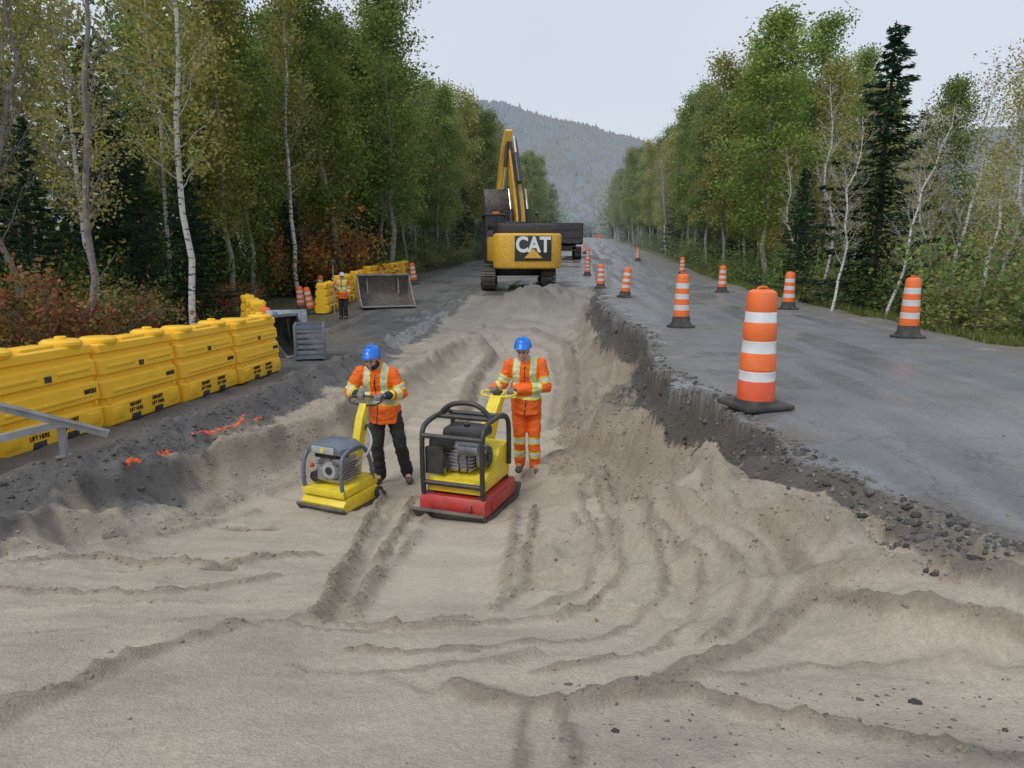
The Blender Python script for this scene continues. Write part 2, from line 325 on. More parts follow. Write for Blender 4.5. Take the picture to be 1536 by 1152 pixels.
def tube(bm,pts,r,k=8,mi=0,closed=False):
    P=[Vector(p) for p in pts]; n=len(P); rings=[]
    ref=None
    for i in range(n):
        a=P[i-1] if (i>0 or closed) else P[0]; b=P[(i+1)%n] if (i<n-1 or closed) else P[-1]
        T=(b-a).normalized()
        if ref is None: ref=T.orthogonal().normalized()
        ref=(ref-T*ref.dot(T)).normalized(); B=T.cross(ref)
        rr=r[i] if hasattr(r,'__len__') else r
        rings.append([bm.verts.new(P[i]+(ref*math.cos(2*math.pi*j/k)+B*math.sin(2*math.pi*j/k))*rr) for j in range(k)])
    for i in range(n if closed else n-1):
        A=rings[i];Bq=rings[(i+1)%n]
        for j in range(k): bm.faces.new((A[j],A[(j+1)%k],Bq[(j+1)%k],Bq[j]))
    if not closed: bm.faces.new(rings[0][::-1]); bm.faces.new(rings[-1])
    paint(bm,mi)
def lathe(bm,prof,c=(0,0,0),k=28,mis=None):
    c=Vector(c); rings=[]
    for r,z in prof: rings.append([bm.verts.new(c+Vector((r*math.cos(2*math.pi*j/k),r*math.sin(2*math.pi*j/k),z))) for j in range(k)])
    for i in range(len(prof)-1):
        for j in range(k):
            f=bm.faces.new((rings[i][j],rings[i][(j+1)%k],rings[i+1][(j+1)%k],rings[i+1][j])); f.material_index=mis[i] if mis else 0; f.tag=True
    f=bm.faces.new(rings[-1]); f.material_index=mis[-1] if mis else 0; f.tag=True
    f=bm.faces.new(rings[0][::-1]); f.tag=True
def obj(name,bm,mats,parent=None,loc=None,smooth=True,ang=35,rot=None):
    if not isinstance(mats,(list,tuple)): mats=[mats]
    bmesh.ops.recalc_face_normals(bm,faces=bm.faces)
    me=bpy.data.meshes.new(name); bm.to_mesh(me); bm.free()
    for m in mats: me.materials.append(m)
    if smooth:
        me.polygons.foreach_set('use_smooth',[True]*len(me.polygons)); me.set_sharp_from_angle(angle=R(ang))
    o=link(name,me,parent,loc)
    if rot: o.rotation_euler=rot
    return o
def NB(): return bmesh.new()
def text(s,size,m,parent,loc,rot,name='lettering',ext=.002,align='CENTER',bold=0,sx=1):
    cu=bpy.data.curves.new('t','FONT'); cu.body=s; cu.size=size; cu.extrude=ext; cu.align_x=align; cu.align_y='CENTER'; cu.offset=bold
    t=bpy.data.objects.new('t',cu); C.objects.link(t); bpy.context.view_layer.update()
    me=bpy.data.meshes.new_from_object(t.evaluated_get(bpy.context.evaluated_depsgraph_get()))
    bpy.data.objects.remove(t); me.materials.clear(); me.materials.append(m)
    o=link(name,me,parent,loc); o.rotation_euler=rot; o.scale=(sx,1,1); return o
# ------------------------------------------------------------ GROUND
def ax(segs):
    out=[]
    for a,b,st in segs: out+=list(np.arange(a,b,st))
    return np.array(out)
S=ax([(-600,-100,50),(-100,-30,7),(-30,-12,1.2),(-12,-7,.2),(-7,-5.4,.05),(-5.4,2.6,.030),(2.6,4,.07),(4,9,.12),(9,14,.5),(14,40,2),(40,100,8),(100,651,50)])
Yl=[-40,-25,-12,-6,-3,-1,0,.6,1.0]; yy=1.2
while yy<700:
    Yl.append(yy); yy+=max(.024,.0044*yy if yy<30 else (.012*yy if yy<80 else .03*yy))
Yl+=[760,900,1100,1400,1900,2500]; Yg=np.array(Yl)
SS,YY=np.meshgrid(S,Yg); XX=SS+KX*YY
zz,s_,er_,el_,tR_,dR_,tL_,dL_,lo_,ln_,strip_,pit_=Hfull(XX.ravel(),YY.ravel())
x_=XX.ravel(); y_=YY.ravel(); ZG=zz.reshape(SS.shape)
def H(x,y):
    x=np.atleast_1d(np.asarray(x,float)); y=np.atleast_1d(np.asarray(y,float)); s=x-KX*y
    i=np.clip(np.searchsorted(Yg,y)-1,0,len(Yg)-2); j=np.clip(np.searchsorted(S,s)-1,0,len(S)-2)
    a=np.clip((y-Yg[i])/(Yg[i+1]-Yg[i]),0,1); b=np.clip((s-S[j])/(S[j+1]-S[j]),0,1)
    return (ZG[i,j]*(1-b)+ZG[i,j+1]*b)*(1-a)+(ZG[i+1,j]*(1-b)+ZG[i+1,j+1]*b)*a
def h1(x,y): return float(H(x,y)[0])
sand=np.array([.50,.43,.335]); moist=np.array([.285,.235,.175]); grav=np.array([.100,.092,.084]); asph=np.array([.185,.186,.187]); litter=np.array([.10,.078,.045]); grass=np.array([.12,.14,.05])
def mixc(c,d,f): return c*(1-f[:,None])+d*f[:,None]
col=np.tile(sand,(len(x_),1))
nz=fbm(x_*2,y_*2,4,91); nz2=fbm(x_*.5,y_*.5,3,92)
col*=(.82+.32*fbm(x_*.7,y_*2.5,4,99))[:,None]
col=mixc(col,moist,np.clip(lo_*1.0+.15*(nz-.4),0,1)*.9)
col=mixc(col,grav,np.clip(ln_-.95,0,.6)*1.0*sst(.35,.65,nz))
col=mixc(col,np.array([.28,.26,.23]),sst(16,28,y_)*pit_*.8)
col=mixc(col,sand*1.06,strip_*.97)
wallf=np.interp(y_,[2.5,4.5,30,36],[0,1,1,0])
col=mixc(col,grav*.75,((s_>-1.5)&pit_&(er_-s_<.30+.35*(nz-.5))).astype(float)*wallf*(.8+.2*nz))
fl=np.clip(1-np.abs(tR_-.15-.5*nz)/.4,0,1)*pit_*wallf*(s_>-1.5)*sst(.48,.64,nz2); col=mixc(col,grav*1.3,fl*.7)
lb=(np.clip((.52+.8*(nz-.5)-tL_)/.12,0,1))*sst(4.2,5.6,y_); col=mixc(col,grav*1.15,lb)
lb2=sst(4.8,6.5,y_)*np.clip((1.5-tL_)/.6,0,1)*sst(.50,.62,nz)*.35; col=mixc(col,grav*1.8,lb2)
f0=sst(2.7,1.7,y_)*sst(-.4,.5,s_)*sst(.42,.6,nz)*.45; col=mixc(col,grav*1.8,f0)
wet=np.zeros(len(x_))
right=(s_>er_)&(s_<6.4+.25*(nz-.5)*2)
leftr=(s_<-4.9)&(s_>-8.4)&(y_>19)|((y_>31)&(s_>-8.4)&(s_<6.4))
st=fbm(s_*2.2,y_*.12,4,95); st2=fbm(s_*.9,y_*.35,4,96)
ac=asph[None,:]*(0.62+.8*st[:,None])*(.85+.3*nz[:,None]); mud=sst(.52,.66,st2)*.45; ac=ac*(1-mud[:,None])+np.array([.21,.19,.16])*mud[:,None]
f=right.astype(float); col=col*(1-f[:,None])+ac*f[:,None]
edge=np.clip(1-(s_-er_)/(.35+1.6*nz2),0,1)*right*sst(.33,.55,nz)*np.interp(y_,[1,3,30,45],[1,1,.8,.2]); 
edge=np.maximum(edge,np.clip(1-(6.4-s_)/(.3+1.2*nz2),0,1)*right*sst(.35,.6,nz)*.8)
col=mixc(col,np.array([.17,.152,.127]),edge*.9)
f=(leftr&~right).astype(float)*np.clip(.35+sst(.4,.6,nz2),0,1); col=col*(1-f[:,None])+(ac*.9)*f[:,None]
wet=np.where(right,.35+.62*sst(.40,.60,st),0)*(1-edge)*(1-.6*mud)
wet=np.maximum(wet,(leftr&~right)*sst(.38,.5,nz2)*.95)
wet=np.maximum(wet,.2*strip_)
wet=np.maximum(wet,lb*.35)
vr=np.clip((s_-6.2)/.3,0,1)
vc=mixc(np.tile(np.array([.20,.18,.15]),(len(x_),1)),litter,np.clip((s_-7.2+2*(nz-.5))/.8,0,1)); vc=mixc(vc,grass,np.clip((s_-7.0)/.8,0,1)*sst(.45,.6,nz2))
col=col*(1-vr[:,None])+vc*vr[:,None]
vl=np.clip((-9.2-s_+2*(nz-.5))/1.5,0,1); vc=mixc(np.tile(litter,(len(x_),1)),grass,sst(.4,.6,nz)*.6); col=col*(1-vl[:,None])+vc*vl[:,None]; wet*=1-np.maximum(vl,vr)
for (cx,cy,hh,r) in PILE[:3]:
    d=np.hypot(x_-cx,y_-cy)/r; col=mixc(col,np.array([.18,.165,.14]),np.exp(-d*d)*.9)
ny,nx=SS.shape
idx=np.arange(ny*nx).reshape(ny,nx)
Q=np.stack([idx[:-1,:-1],idx[:-1,1:],idx[1:,1:],idx[1:,:-1]],-1).reshape(-1,4)
isroad=right|leftr
qr=isroad[Q].sum(1)>=3
qf=((s_[Q].mean(1)>7.4)|(s_[Q].mean(1)<-9.6))
V=np.stack([x_,y_,zz],1)
GM=groundmat('earth and sand',.85,False,1.6); AM=groundmat('wet asphalt',.6,True,0,.24); FM=groundmat('forest litter')
def sub(name,mask,m):
    q=Q[mask]; u,inv=np.unique(q,return_inverse=True); me=mesh_np(name,V[u],inv.reshape(-1,4)); setcol(me,col[u]); setflt(me,wet[u],'wet'); me.materials.append(m)
    me.polygons.foreach_set('use_smooth',[True]*len(me.polygons))
    o=link(name,me); tag(o,kind='structure'); return o
sub('road',qr&~qf,AM); sub('ground',~qr&~qf,GM); sub('forest_floor',qf,FM)
# ------------------------------------------------------------ stones and clods (stuff)
SM=groundmat('loose clods')
def stones(name,label,cat,P,sz,m,seed,cols=None):
    r=np.random.default_rng(seed); n=len(P)
    v0,f0=ICO[1]
    a=r.uniform(0,6.28,n); ca,sa=np.cos(a),np.sin(a)
    v=v0[None]*(sz[:,None,None]*r.uniform(.6,1.15,(n,len(v0),1)))*np.stack([r.uniform(.7,1.2,n),r.uniform(.7,1.2,n),r.uniform(.35,.8,n)],1)[:,None,:]
    vx=v[:,:,0]*ca[:,None]-v[:,:,1]*sa[:,None]+v[:,:,2]*.3; vy=v[:,:,0]*sa[:,None]+v[:,:,1]*ca[:,None]
    VV=np.stack([vx,vy,v[:,:,2]],-1)+P[:,None,:]
    FF=f0[None]+np.arange(n)[:,None,None]*len(v0)
    me=mesh_np(name,VV.reshape(-1,3),FF.reshape(-1,3))
    if cols is None: c=r.uniform(.07,.30,n)[:,None]*np.array([1,.93,.84]); c[sz>.028]*=.6
    else: c=cols*r.uniform(.8,1.15,(n,1))
    setcol(me,np.repeat(c,len(v0),0)); setflt(me,np.zeros(n*len(v0)),'wet'); me.materials.append(m)
    return tag(link(name,me),label,cat,kind='stuff')
r=np.random.default_rng(3)
n=4200; yv=3.4+23*r.random(n)**1.5; sv=er_of(yv)-np.abs(r.normal(0,.20,n))+.18
n2=2400; yw=5+20*r.random(n2)**1.4; sw=el_of(yw)+np.abs(r.normal(0,.40,n2))-.4
n3=400; yz=1.8+9*r.random(n3); sz3=r.uniform(-6,5,n3)
n4=800; yq=1.7+1.0*r.random(n4)**.7; sq=r.uniform(-.1,3.0,n4)
ya=np.concatenate([yv,yw,yz,yq]); sa=np.concatenate([sv,sw,sz3,sq]); xa=sa+KX*ya
za=H(xa,ya); szz=np.concatenate([r.gamma(1.6,.0085,n),r.gamma(1.6,.008,n2),r.gamma(1.4,.0035,n3),r.gamma(1.6,.003,n4)])
stones('gravel','loose stones and crumbled asphalt scattered over the cut edges','gravel',np.stack([xa,ya,za-szz*.05],1),np.clip(szz,.003,.05),GM,5)
cand=np.where((y_>1.6)&(y_<13)&pit_&(lo_>.25)&(s_>-5.6))[0]
wgt=lo_[cand]**1.5*(y_[cand]**.9); wgt/=wgt.sum()
n=17000; ch=r.choice(cand,n,p=wgt); xx=x_[ch]+r.normal(0,.02,n); yy2=y_[ch]+r.normal(0,.02,n); sz=np.clip(r.gamma(2.2,.0032,n)*np.interp(yy2,[1.6,4,12],[.7,1.1,1.9]),.002,.035)
stones('sand_clods','crumbly clods of damp sand along the ridges and wheel ruts','sand',np.stack([xx,yy2,H(xx,yy2)-sz*.1],1),sz,SM,6,col[ch]*1.08)
# ------------------------------------------------------------ orange paint marks
OP=pmat('orange spray paint',(.9,.13,.03),.7,var=.3,scale=30)
bm=NB()
for pts,w,nn_ in [([(288,669),(312,662),(335,655),(365,643),(392,633)],.016,95),([(236,690),(248,687),(262,691)],.03,50),([(192,718),(202,712),(212,707)],.012,30)]:
    P=[ong(*p) for p in pts]
    for a,b in zip(P[:-1],P[1:]):
        for j in range(nn_):
            c=a+(b-a)*random.random()+np.array([random.gauss(0,w*.5),random.gauss(0,w)]); rr=random.uniform(.004,.016)
            q=[c+np.array([math.cos(k*.9),math.sin(k*.9)])*rr*random.uniform(.6,1.3) for k in range(7)]
            hz=H([p[0] for p in q],[p[1] for p in q]); dz_=.005+j*.00004
            bm.faces.new([bm.verts.new((p[0],p[1],h_+dz_)) for p,h_ in zip(q,hz)])
tag(obj('paint_marking',bm,OP,smooth=False),kind='structure')
# ------------------------------------------------------------ WORLD
w=bpy.data.worlds.new('World'); SC.world=w; w.use_nodes=True; t=w.node_tree; t.nodes.clear()
o=t.nodes.new('ShaderNodeOutputWorld'); bg=t.nodes.new('ShaderNodeBackground'); sky=t.nodes.new('ShaderNodeTexSky'); sky.sky_type='NISHITA'; sky.sun_disc=False
sky.sun_elevation=R(52); sky.sun_rotation=R(200); sky.dust_density=4
mx=t.nodes.new('ShaderNodeMix'); mx.data_type='RGBA'; mx.inputs[0].default_value=.92; 
tc=t.nodes.new('ShaderNodeTexCoord'); sp=t.nodes.new('ShaderNodeSeparateXYZ'); t.links.new(tc.outputs['Generated'],sp.inputs[0])
cr=t.nodes.new('ShaderNodeMapRange'); cr.inputs[1].default_value=0; cr.inputs[2].default_value=.5; t.links.new(sp.outputs['Z'],cr.inputs[0])
nn=t.nodes.new('ShaderNodeTexNoise'); nn.inputs['Scale'].default_value=2.2; nn.inputs['Detail'].default_value=4; t.links.new(tc.outputs['Generated'],nn.inputs['Vector'])
m2=t.nodes.new('ShaderNodeMix'); m2.data_type='RGBA'; m2.inputs[6].default_value=(7.3,7.8,8.6,1); m2.inputs[7].default_value=(6.8,7.5,8.7,1); t.links.new(cr.outputs[0],m2.inputs[0])
m3=t.nodes.new('ShaderNodeMapRange'); m3.inputs[3].default_value=.93; m3.inputs[4].default_value=1.06; t.links.new(nn.outputs['Fac'],m3.inputs[0])
vs=t.nodes.new('ShaderNodeVectorMath'); vs.operation='SCALE'; t.links.new(m2.outputs[2],vs.inputs[0]); t.links.new(m3.outputs[0],vs.inputs['Scale'])
t.links.new(sky.outputs[0],mx.inputs[6]); t.links.new(vs.outputs[0],mx.inputs[7]); t.links.new(mx.outputs[2],bg.inputs[0]); bg.inputs[1].default_value=.1; t.links.new(bg.outputs[0],o.inputs[0])
sl=bpy.data.lights.new('sun','SUN'); sl.energy=1.5; sl.angle=R(24); sl.color=(1,.98,.95); so=bpy.data.objects.new('sun',sl); C.objects.link(so); so.rotation_euler=(R(38),0,R(-40))
SC.view_settings.view_transform='Standard'; SC.view_settings.look='None'; SC.view_settings.exposure=0
cam=bpy.data.cameras.new('camera'); cam.sensor_width=36; cam.lens=36*F/1536; cam.clip_end=6000; cam.clip_start=.05
co=bpy.data.objects.new('camera',cam); C.objects.link(co); co.location=(0,0,CZ); co.rotation_euler=(math.pi/2-TH,0,0); SC.camera=co
# ------------------------------------------------------------ common paints
ORG=pmat('fluorescent orange plastic',(.90,.17,.03),.5,var=.12,dirt=.3,dcol=(.40,.25,.16)); REDO=pmat('red orange plastic',(.78,.10,.03),.5,var=.1,dirt=.35,dcol=(.35,.2,.13))
WHT=pmat('white reflective band',(.66,.67,.68),.4,var=.12,dirt=.35,dcol=(.36,.33,.29)); BLK=pmat('black rubber',(.03,.03,.031),.75,var=.3,dirt=.4,bump=.3)
YEL=pmat('yellow polyethylene',(.96,.55,.02),.42,var=.08,scale=2.5,dirt=.22,dcol=(.55,.38,.14),dscale=2.5,bump=.15,bscale=25)
CATY=pmat('yellow machine paint',(.78,.44,.04),.45,var=.12,dirt=.3); LYEL=pmat('lemon yellow machine paint',(.88,.68,.03),.42,var=.1,dirt=.35,dscale=7)
RED=pmat('red machine paint',(.52,.03,.025),.45,var=.15,dirt=.45,dscale=8); STL=pmat('worn grey steel',(.24,.26,.29),.5,.5,var=.3,dirt=.4); GALV=pmat('galvanised steel',(.42,.44,.46),.45,.5,var=.2,dirt=.15)
DSTL=pmat('dark worn steel',(.085,.078,.072),.6,.3,var=.4,dirt=.6,dcol=(.18,.15,.115)); BPL=pmat('black painted steel',(.028,.028,.03),.4,var=.2,dirt=.25,dscale=9); GRY=pmat('blue grey painted steel',(.13,.16,.20),.45,var=.15,dirt=.3,dscale=9)
LGRY=pmat('light grey plastic',(.42,.43,.44),.45,var=.1,dirt=.3,dscale=9); ALU=pmat('cast aluminium',(.5,.5,.5),.4,.6,var=.3,dirt=.35,dscale=12); WTX=pmat('white lettering paint',(.8,.8,.8),.5,var=.05); BTX=pmat('black lettering paint',(.04,.035,.02),.5,var=.05)
GLS=pmat('dark glass',(.02,.025,.03),.08,var=.1); CHR=pmat('chrome rod',(.6,.6,.6),.2,.9,var=.05); RLT=pmat('red lamp lens',(.5,.02,.02),.3,var=.1)
# ------------------------------------------------------------ COMPACTORS
def zplane(cx,cy,r_=.4): return float(np.mean(sorted([h1(cx+a,cy+b) for a in(-r_,0,r_) for b in(-r_,0,r_)])[-4:]))
cx,cy=-.50,7.95; BC=empty('plate_compactor','large red and yellow plate compactor with black roll frame','plate compactor',(cx,cy,zplane(cx,cy)-.02),R(-20))
bm=NB(); prism(bm,[(-.62,.12),(-.60,.15),(-.50,.045),(.50,.045),(.60,.15),(.62,.12),(.52,0),(-.52,0)],'x',-.43,.43); obj('base_plate',bm,DSTL,BC,ang=20)
bm=NB(); prism(bm,[(-.50,.05),(-.50,.20),(-.46,.26),(.46,.26),(.50,.20),(.50,.05)],'x',-.40,.40,bev=.02); box(bm,(0,-.51,.16),(.5,.03,.10),bev=.01); box(bm,(.405,0,.15),(.02,.6,.12),bev=.006); obj('exciter_housing',bm,RED,BC)
for sx in(-.3,.3):
    for sy in(-.36,.36):
        bm=NB(); cyl(bm,(sx,sy,.25),(sx,sy,.31),.05); obj('rubber_mount',bm,BLK,BC)
bm=NB(); prism(bm,[(-.42,.30),(-.42,.47),(-.10,.49),(.10,.70),(.40,.72),(.46,.62),(.46,.30)],'x',-.34,.34,bev=.03); box(bm,(.345,-.12,.40),(.012,.4,.1),bev=.004); box(bm,(0,-.425,.385),(.5,.012,.09),bev=.004); obj('upper_frame',bm,LYEL,BC,ang=40)
bm=NB(); rp=.030
for sx in(-1,1):
    x=sx*.36; tube(bm,smooth_path([(x,-.45,.27),(x,-.47,.5),(x,-.47,.86),(x,-.44,1.0),(x*.97,-.33,1.07),(x*.97,.0,1.09),(x*.97,.22,1.07),(x,.33,.98),(x,.36,.8),(x,.36,.45)],4),rp,8)
for p,q in [((-.36,-.47,.94),(.36,-.47,.94)),((-.36,-.455,.40),(.36,-.455,.40)),((-.35,.28,1.04),(.35,.28,1.04)),((-.35,-.1,1.085),(.35,-.1,1.085))]: tube(bm,[p,q],rp,8)
tube(bm,smooth_path([(-.32,-.1,1.08),(-.25,-.1,1.17),(-.12,-.1,1.24),(.1,-.1,1.25),(.24,-.1,1.18),(.32,-.1,1.08)],4),rp,8); obj('roll_frame',bm,BPL,BC,ang=60)
bm=NB(); box(bm,(-.02,-.12,.66),(.34,.36,.32),bev=.03)
for i in range(7): box(bm,(-.02,-.13,.56+i*.04),(.42,.40,.012))
cyl(bm,(.20,-.12,.66),(.27,-.12,.66),.14,k=20); ENG=obj('engine',bm,ALU,BC)
bm=NB(); cyl(bm,(.27,-.12,.66),(.30,-.12,.66),.12,k=20); cyl(bm,(.30,-.12,.66),(.315,-.12,.66),.05); obj('recoil_starter',bm,BPL,ENG)
bm=NB(); box(bm,(-.02,.02,.90),(.50,.38,.13),bev=.05); cyl(bm,(-.02,0,.955),(-.02,0,.99),.035); obj('fuel_tank',bm,BPL,BC)
bm=NB(); cyl(bm,(-.30,-.34,.84),(-.05,-.34,.84),.08,k=16); tube(bm,[(-.12,-.34,.80),(-.12,-.2,.70)],.02); obj('air_filter',bm,BPL,BC)
bm=NB(); cyl(bm,(.05,-.36,.80),(.28,-.36,.80),.07,k=16); obj('muffler',bm,STL,BC)
for i,dx in enumerate((-.22,-.14,.0,.1)):
    bm=NB(); tube(bm,smooth_path([(dx,-.3,.5),(dx+.05,-.38,.58),(dx+.02,-.34,.70),(dx+.06,-.2,.8)],4),.011,5); obj('hose',bm,BLK,BC)
bm=NB(); prism(bm,[(-.34,.50),(-.34,.80),(-.30,.82),(-.12,.82),(-.12,.5)],'y',-.44,-.42); obj('side_guard',bm,BPL,BC)
bm=NB(); prism(bm,[(.34,.42),(.46,.40),(.64,.66),(.90,1.02),(1.02,1.12),(.98,1.18),(.84,1.14),(.60,.90),(.40,.76)],'x',-.075,.075,bev=.012); obj('drawbar',bm,LYEL,BC)
bm=NB(); tube(bm,smooth_path([(-.03,.88,1.13),(-.16,.86,1.15),(-.22,.93,1.16),(-.21,1.03,1.17),(-.1,1.07,1.17),(.1,1.07,1.17),(.21,1.03,1.17),(.22,.93,1.16),(.16,.86,1.15),(.03,.88,1.13)],4),.014,8); obj('handle',bm,LYEL,BC)
bm=NB(); box(bm,(0,.93,1.18),(.10,.12,.05),bev=.01); obj('control_head',bm,BLK,BC)
KS=.92
cx,cy=-2.0,8.0; KC=empty('plate_compactor','small yellow plate compactor with grey hood held by the black trousered worker','plate compactor',(cx,cy,zplane(cx,cy,.3)-.03),R(-25)); KC.scale=(KS,KS,KS)
bm=NB(); prism(bm,[(-.46,.10),(-.44,.125),(-.36,.035),(.34,.035),(.42,.10),(.44,.08),(.36,0),(-.38,0)],'x',-.36,.36); obj('base_plate',bm,DSTL,KC,ang=20)
bm=NB(); prism(bm,[(-.38,.04),(-.40,.13),(-.34,.20),(.30,.22),(.38,.15),(.36,.04)],'x',-.33,.33,bev=.02); obj('exciter_housing',bm,LYEL,KC)
bm=NB(); prism(bm,[(-.34,.22),(-.36,.29),(-.25,.32),(.22,.36),(.34,.34),(.34,.22)],'x',-.31,.31,bev=.02)
box(bm,(0,-.365,.27),(.64,.03,.10),bev=.012); obj('upper_frame',bm,LYEL,KC)
bm=NB()
for sx in(-1,1):
    x=sx*.29; tube(bm,smooth_path([(x,-.34,.24),(x,-.37,.4),(x*1.0,-.36,.60),(x*.95,-.30,.74),(x*.9,-.1,.80),(x*.9,.12,.76),(x,.22,.55),(x,.26,.3)],4),.026,8)
obj('guard_frame',bm,GRY,KC,ang=60)
bm=NB(); prism(bm,[(-.27,.74),(-.26,.82),(-.18,.87),(.18,.87),(.26,.82),(.27,.74)],'y',-.33,.10,bev=.03); HO=obj('hood',bm,GRY,KC,ang=40)
bm=NB(); box(bm,(0,-.338,.80),(.34,.02,.09),bev=.01); obj('hood_panel',bm,LGRY,HO)
bm=NB(); lathe(bm,[(.030,0),(.030,.006),(.02,.008)],k=16); o=obj('badge',bm,LYEL,HO,(0,-.350,.80),rot=(R(90),0,0))
bm=NB(); box(bm,(0,-.05,.50),(.34,.32,.34),bev=.03)
for i in range(7): box(bm,(0,-.05,.40+i*.035),(.42,.37,.010))
box(bm,(-.08,-.25,.48),(.14,.08,.18),bev=.02); cyl(bm,(.06,-.20,.54),(.06,-.29,.54),.12,k=20); EN=obj('engine',bm,ALU,KC)
bm=NB(); cyl(bm,(.06,-.29,.54),(.06,-.315,.54),.10,k=20); obj('recoil_starter',bm,LGRY,EN)
bm=NB(); cyl(bm,(.06,-.315,.54),(.06,-.325,.54),.05,k=20); obj('starter_hub',bm,BPL,EN)
bm=NB(); cyl(bm,(-.2,-.28,.42),(-.2,-.10,.42),.07,k=16); obj('air_filter',bm,BPL,KC)
bm=NB(); box(bm,(-.05,-.1,.69),(.34,.28,.06),bev=.02); obj('fuel_tank',bm,BPL,KC)
bm=NB(); ball(bm,(-.2,-.31,.58),.03); obj('fuel_cap',bm,RED,KC)
bm=NB(); box(bm,(.17,-.27,.66),(.14,.10,.08),bev=.03); obj('muffler',bm,STL,KC)
for sx in(-1,1):
    bm=NB(); cyl(bm,(sx*.33,.30,.12),(sx*.365,.30,.12),.075,k=20); W=obj('wheel',bm,BLK,KC)
    bm=NB(); cyl(bm,(sx*.360,.30,.12),(sx*.370,.30,.12),.030,k=12); obj('hub',bm,LGRY,W)
bm=NB(); prism(bm,[(.20,.34),(.34,.34),(.40,.60),(.50,1.02),(.55,1.21),(.49,1.22),(.40,1.04),(.30,.72)],'x',-.055,.055,bev=.01); obj('drawbar',bm,LYEL,KC)
bm=NB(); tube(bm,smooth_path([(-.05,.50,1.20),(-.20,.50,1.22),(-.25,.56,1.26),(-.19,.64,1.28),(.19,.64,1.28),(.25,.56,1.26),(.20,.50,1.22),(.05,.50,1.20)],4),.015,8); obj('handle',bm,BPL,KC)
bm=NB(); ball(bm,(.10,.47,.92),.05,sub=3); obj('control_knob',bm,BLK,KC)
bm=NB(); tube(bm,smooth_path([(.26,-.05,.55),(.33,.1,.68),(.28,.28,.80),(.1,.44,.92)],4),.014,6); obj('hose',bm,LGRY,KC)
# ------------------------------------------------------------ PEOPLE
SKIN=pmat('skin',(.52,.31,.22),.5,var=.12,scale=30); HVO=pmat('orange workwear cloth',(.90,.15,.015),.8,var=.14,scale=9,bump=.4,bscale=90,dirt=.12,dcol=(.4,.15,.05)); HVY=pmat('lime reflective tape',(.70,.72,.10),.6,var=.1); SLV=pmat('silver reflective tape',(.58,.59,.58),.35,var=.08)
BCL=pmat('black work cloth',(.020,.020,.024),.85,var=.3,scale=9,bump=.4,bscale=80,dirt=.12); BHLM=pmat('blue hard hat plastic',(.015,.18,.68),.3,var=.06); BOOT=pmat('brown leather boot',(.09,.06,.04),.6,var=.3,dirt=.5); GLV=pmat('grey work glove',(.20,.19,.17),.8,var=.25,scale=25); HAIR=pmat('dark hair',(.015,.012,.01),.7,var=.3,scale=60); WHLM=pmat('white hard hat plastic',(.7,.7,.7),.35,var=.05); EYE=pmat('dark eyes',(.01,.01,.01),.2)
def remesh(name,bm,mats,parent,vox,sm=3,wr=0,classify=None):
    me=bm.mesh('tmp'); o=bpy.data.objects.new('tmp',me); C.objects.link(o)
    m=o.modifiers.new('r','REMESH'); m.mode='VOXEL'; m.voxel_size=vox; s=o.modifiers.new('s','SMOOTH'); s.iterations=sm; s.factor=.5
    bpy.context.view_layer.update(); me2=bpy.data.meshes.new_from_object(o.evaluated_get(bpy.context.evaluated_depsgraph_get())); bpy.data.objects.remove(o)
    if wr:
        for v in me2.vertices:
            c=v.co; n_=mn.noise(Vector((c.x*8,c.y*8,c.z*15)))*.8+mn.noise(Vector((c.x*20+5,c.y*20,c.z*32)))*.45
            v.co=c+v.normal*n_*wr
    me2.materials.clear()
    for mm in mats: me2.materials.append(mm)
    if classify:
        for p in me2.polygons: p.material_index=classify(p.center)
    me2.polygons.foreach_set('use_smooth',[True]*len(me2.polygons)); me2.name=name
    return link(name,me2,parent)
def segd(p,a,b):
    d=b-a; t=max(0,min(1,(p-a).dot(d)/d.length_squared)); return (p-a-d*t).length,t
def hand(bm,g,bar,up,fwd,sc=1,inner=1):
    g=Vector(g); bar=Vector(bar).normalized(); up=Vector(up).normalized(); fwd=Vector(fwd).normalized()
    P=lambda a,b,c: g+bar*a+up*b+fwd*c
    for i,(o_,l,rr) in enumerate([(.034,1.,.0098),(.0115,1.08,.0102),(-.0115,1.02,.0098),(-.034,.85,.0088)]):
        pts=[P(o_*inner,.026,-.034),P(o_*inner,.034,.004),P(o_*inner,.012*l,.032),P(o_*inner,-.020*l,.024),P(o_*inner,-.026,.000)]
        for a,b in zip(pts[:-1],pts[1:]): caps(bm,a,b,rr*sc,rr*sc*.94,8)
    caps(bm,P(.034*inner,.008,-.062),P(.056*inner,-.004,-.022),.013*sc,.011*sc,8); caps(bm,P(.056*inner,-.004,-.022),P(.046*inner,-.022,.012),.011*sc,.0095*sc,8)
    caps(bm,P(.022*inner,.018,-.036),P(.014*inner,.008,-.085),.019*sc,.022*sc,8); caps(bm,P(-.022*inner,.018,-.036),P(-.010*inner,.008,-.085),.018*sc,.021*sc,8); caps(bm,P(0,.018,-.036),P(0,.008,-.09),.018*sc,.022*sc,8)
PS=1.035
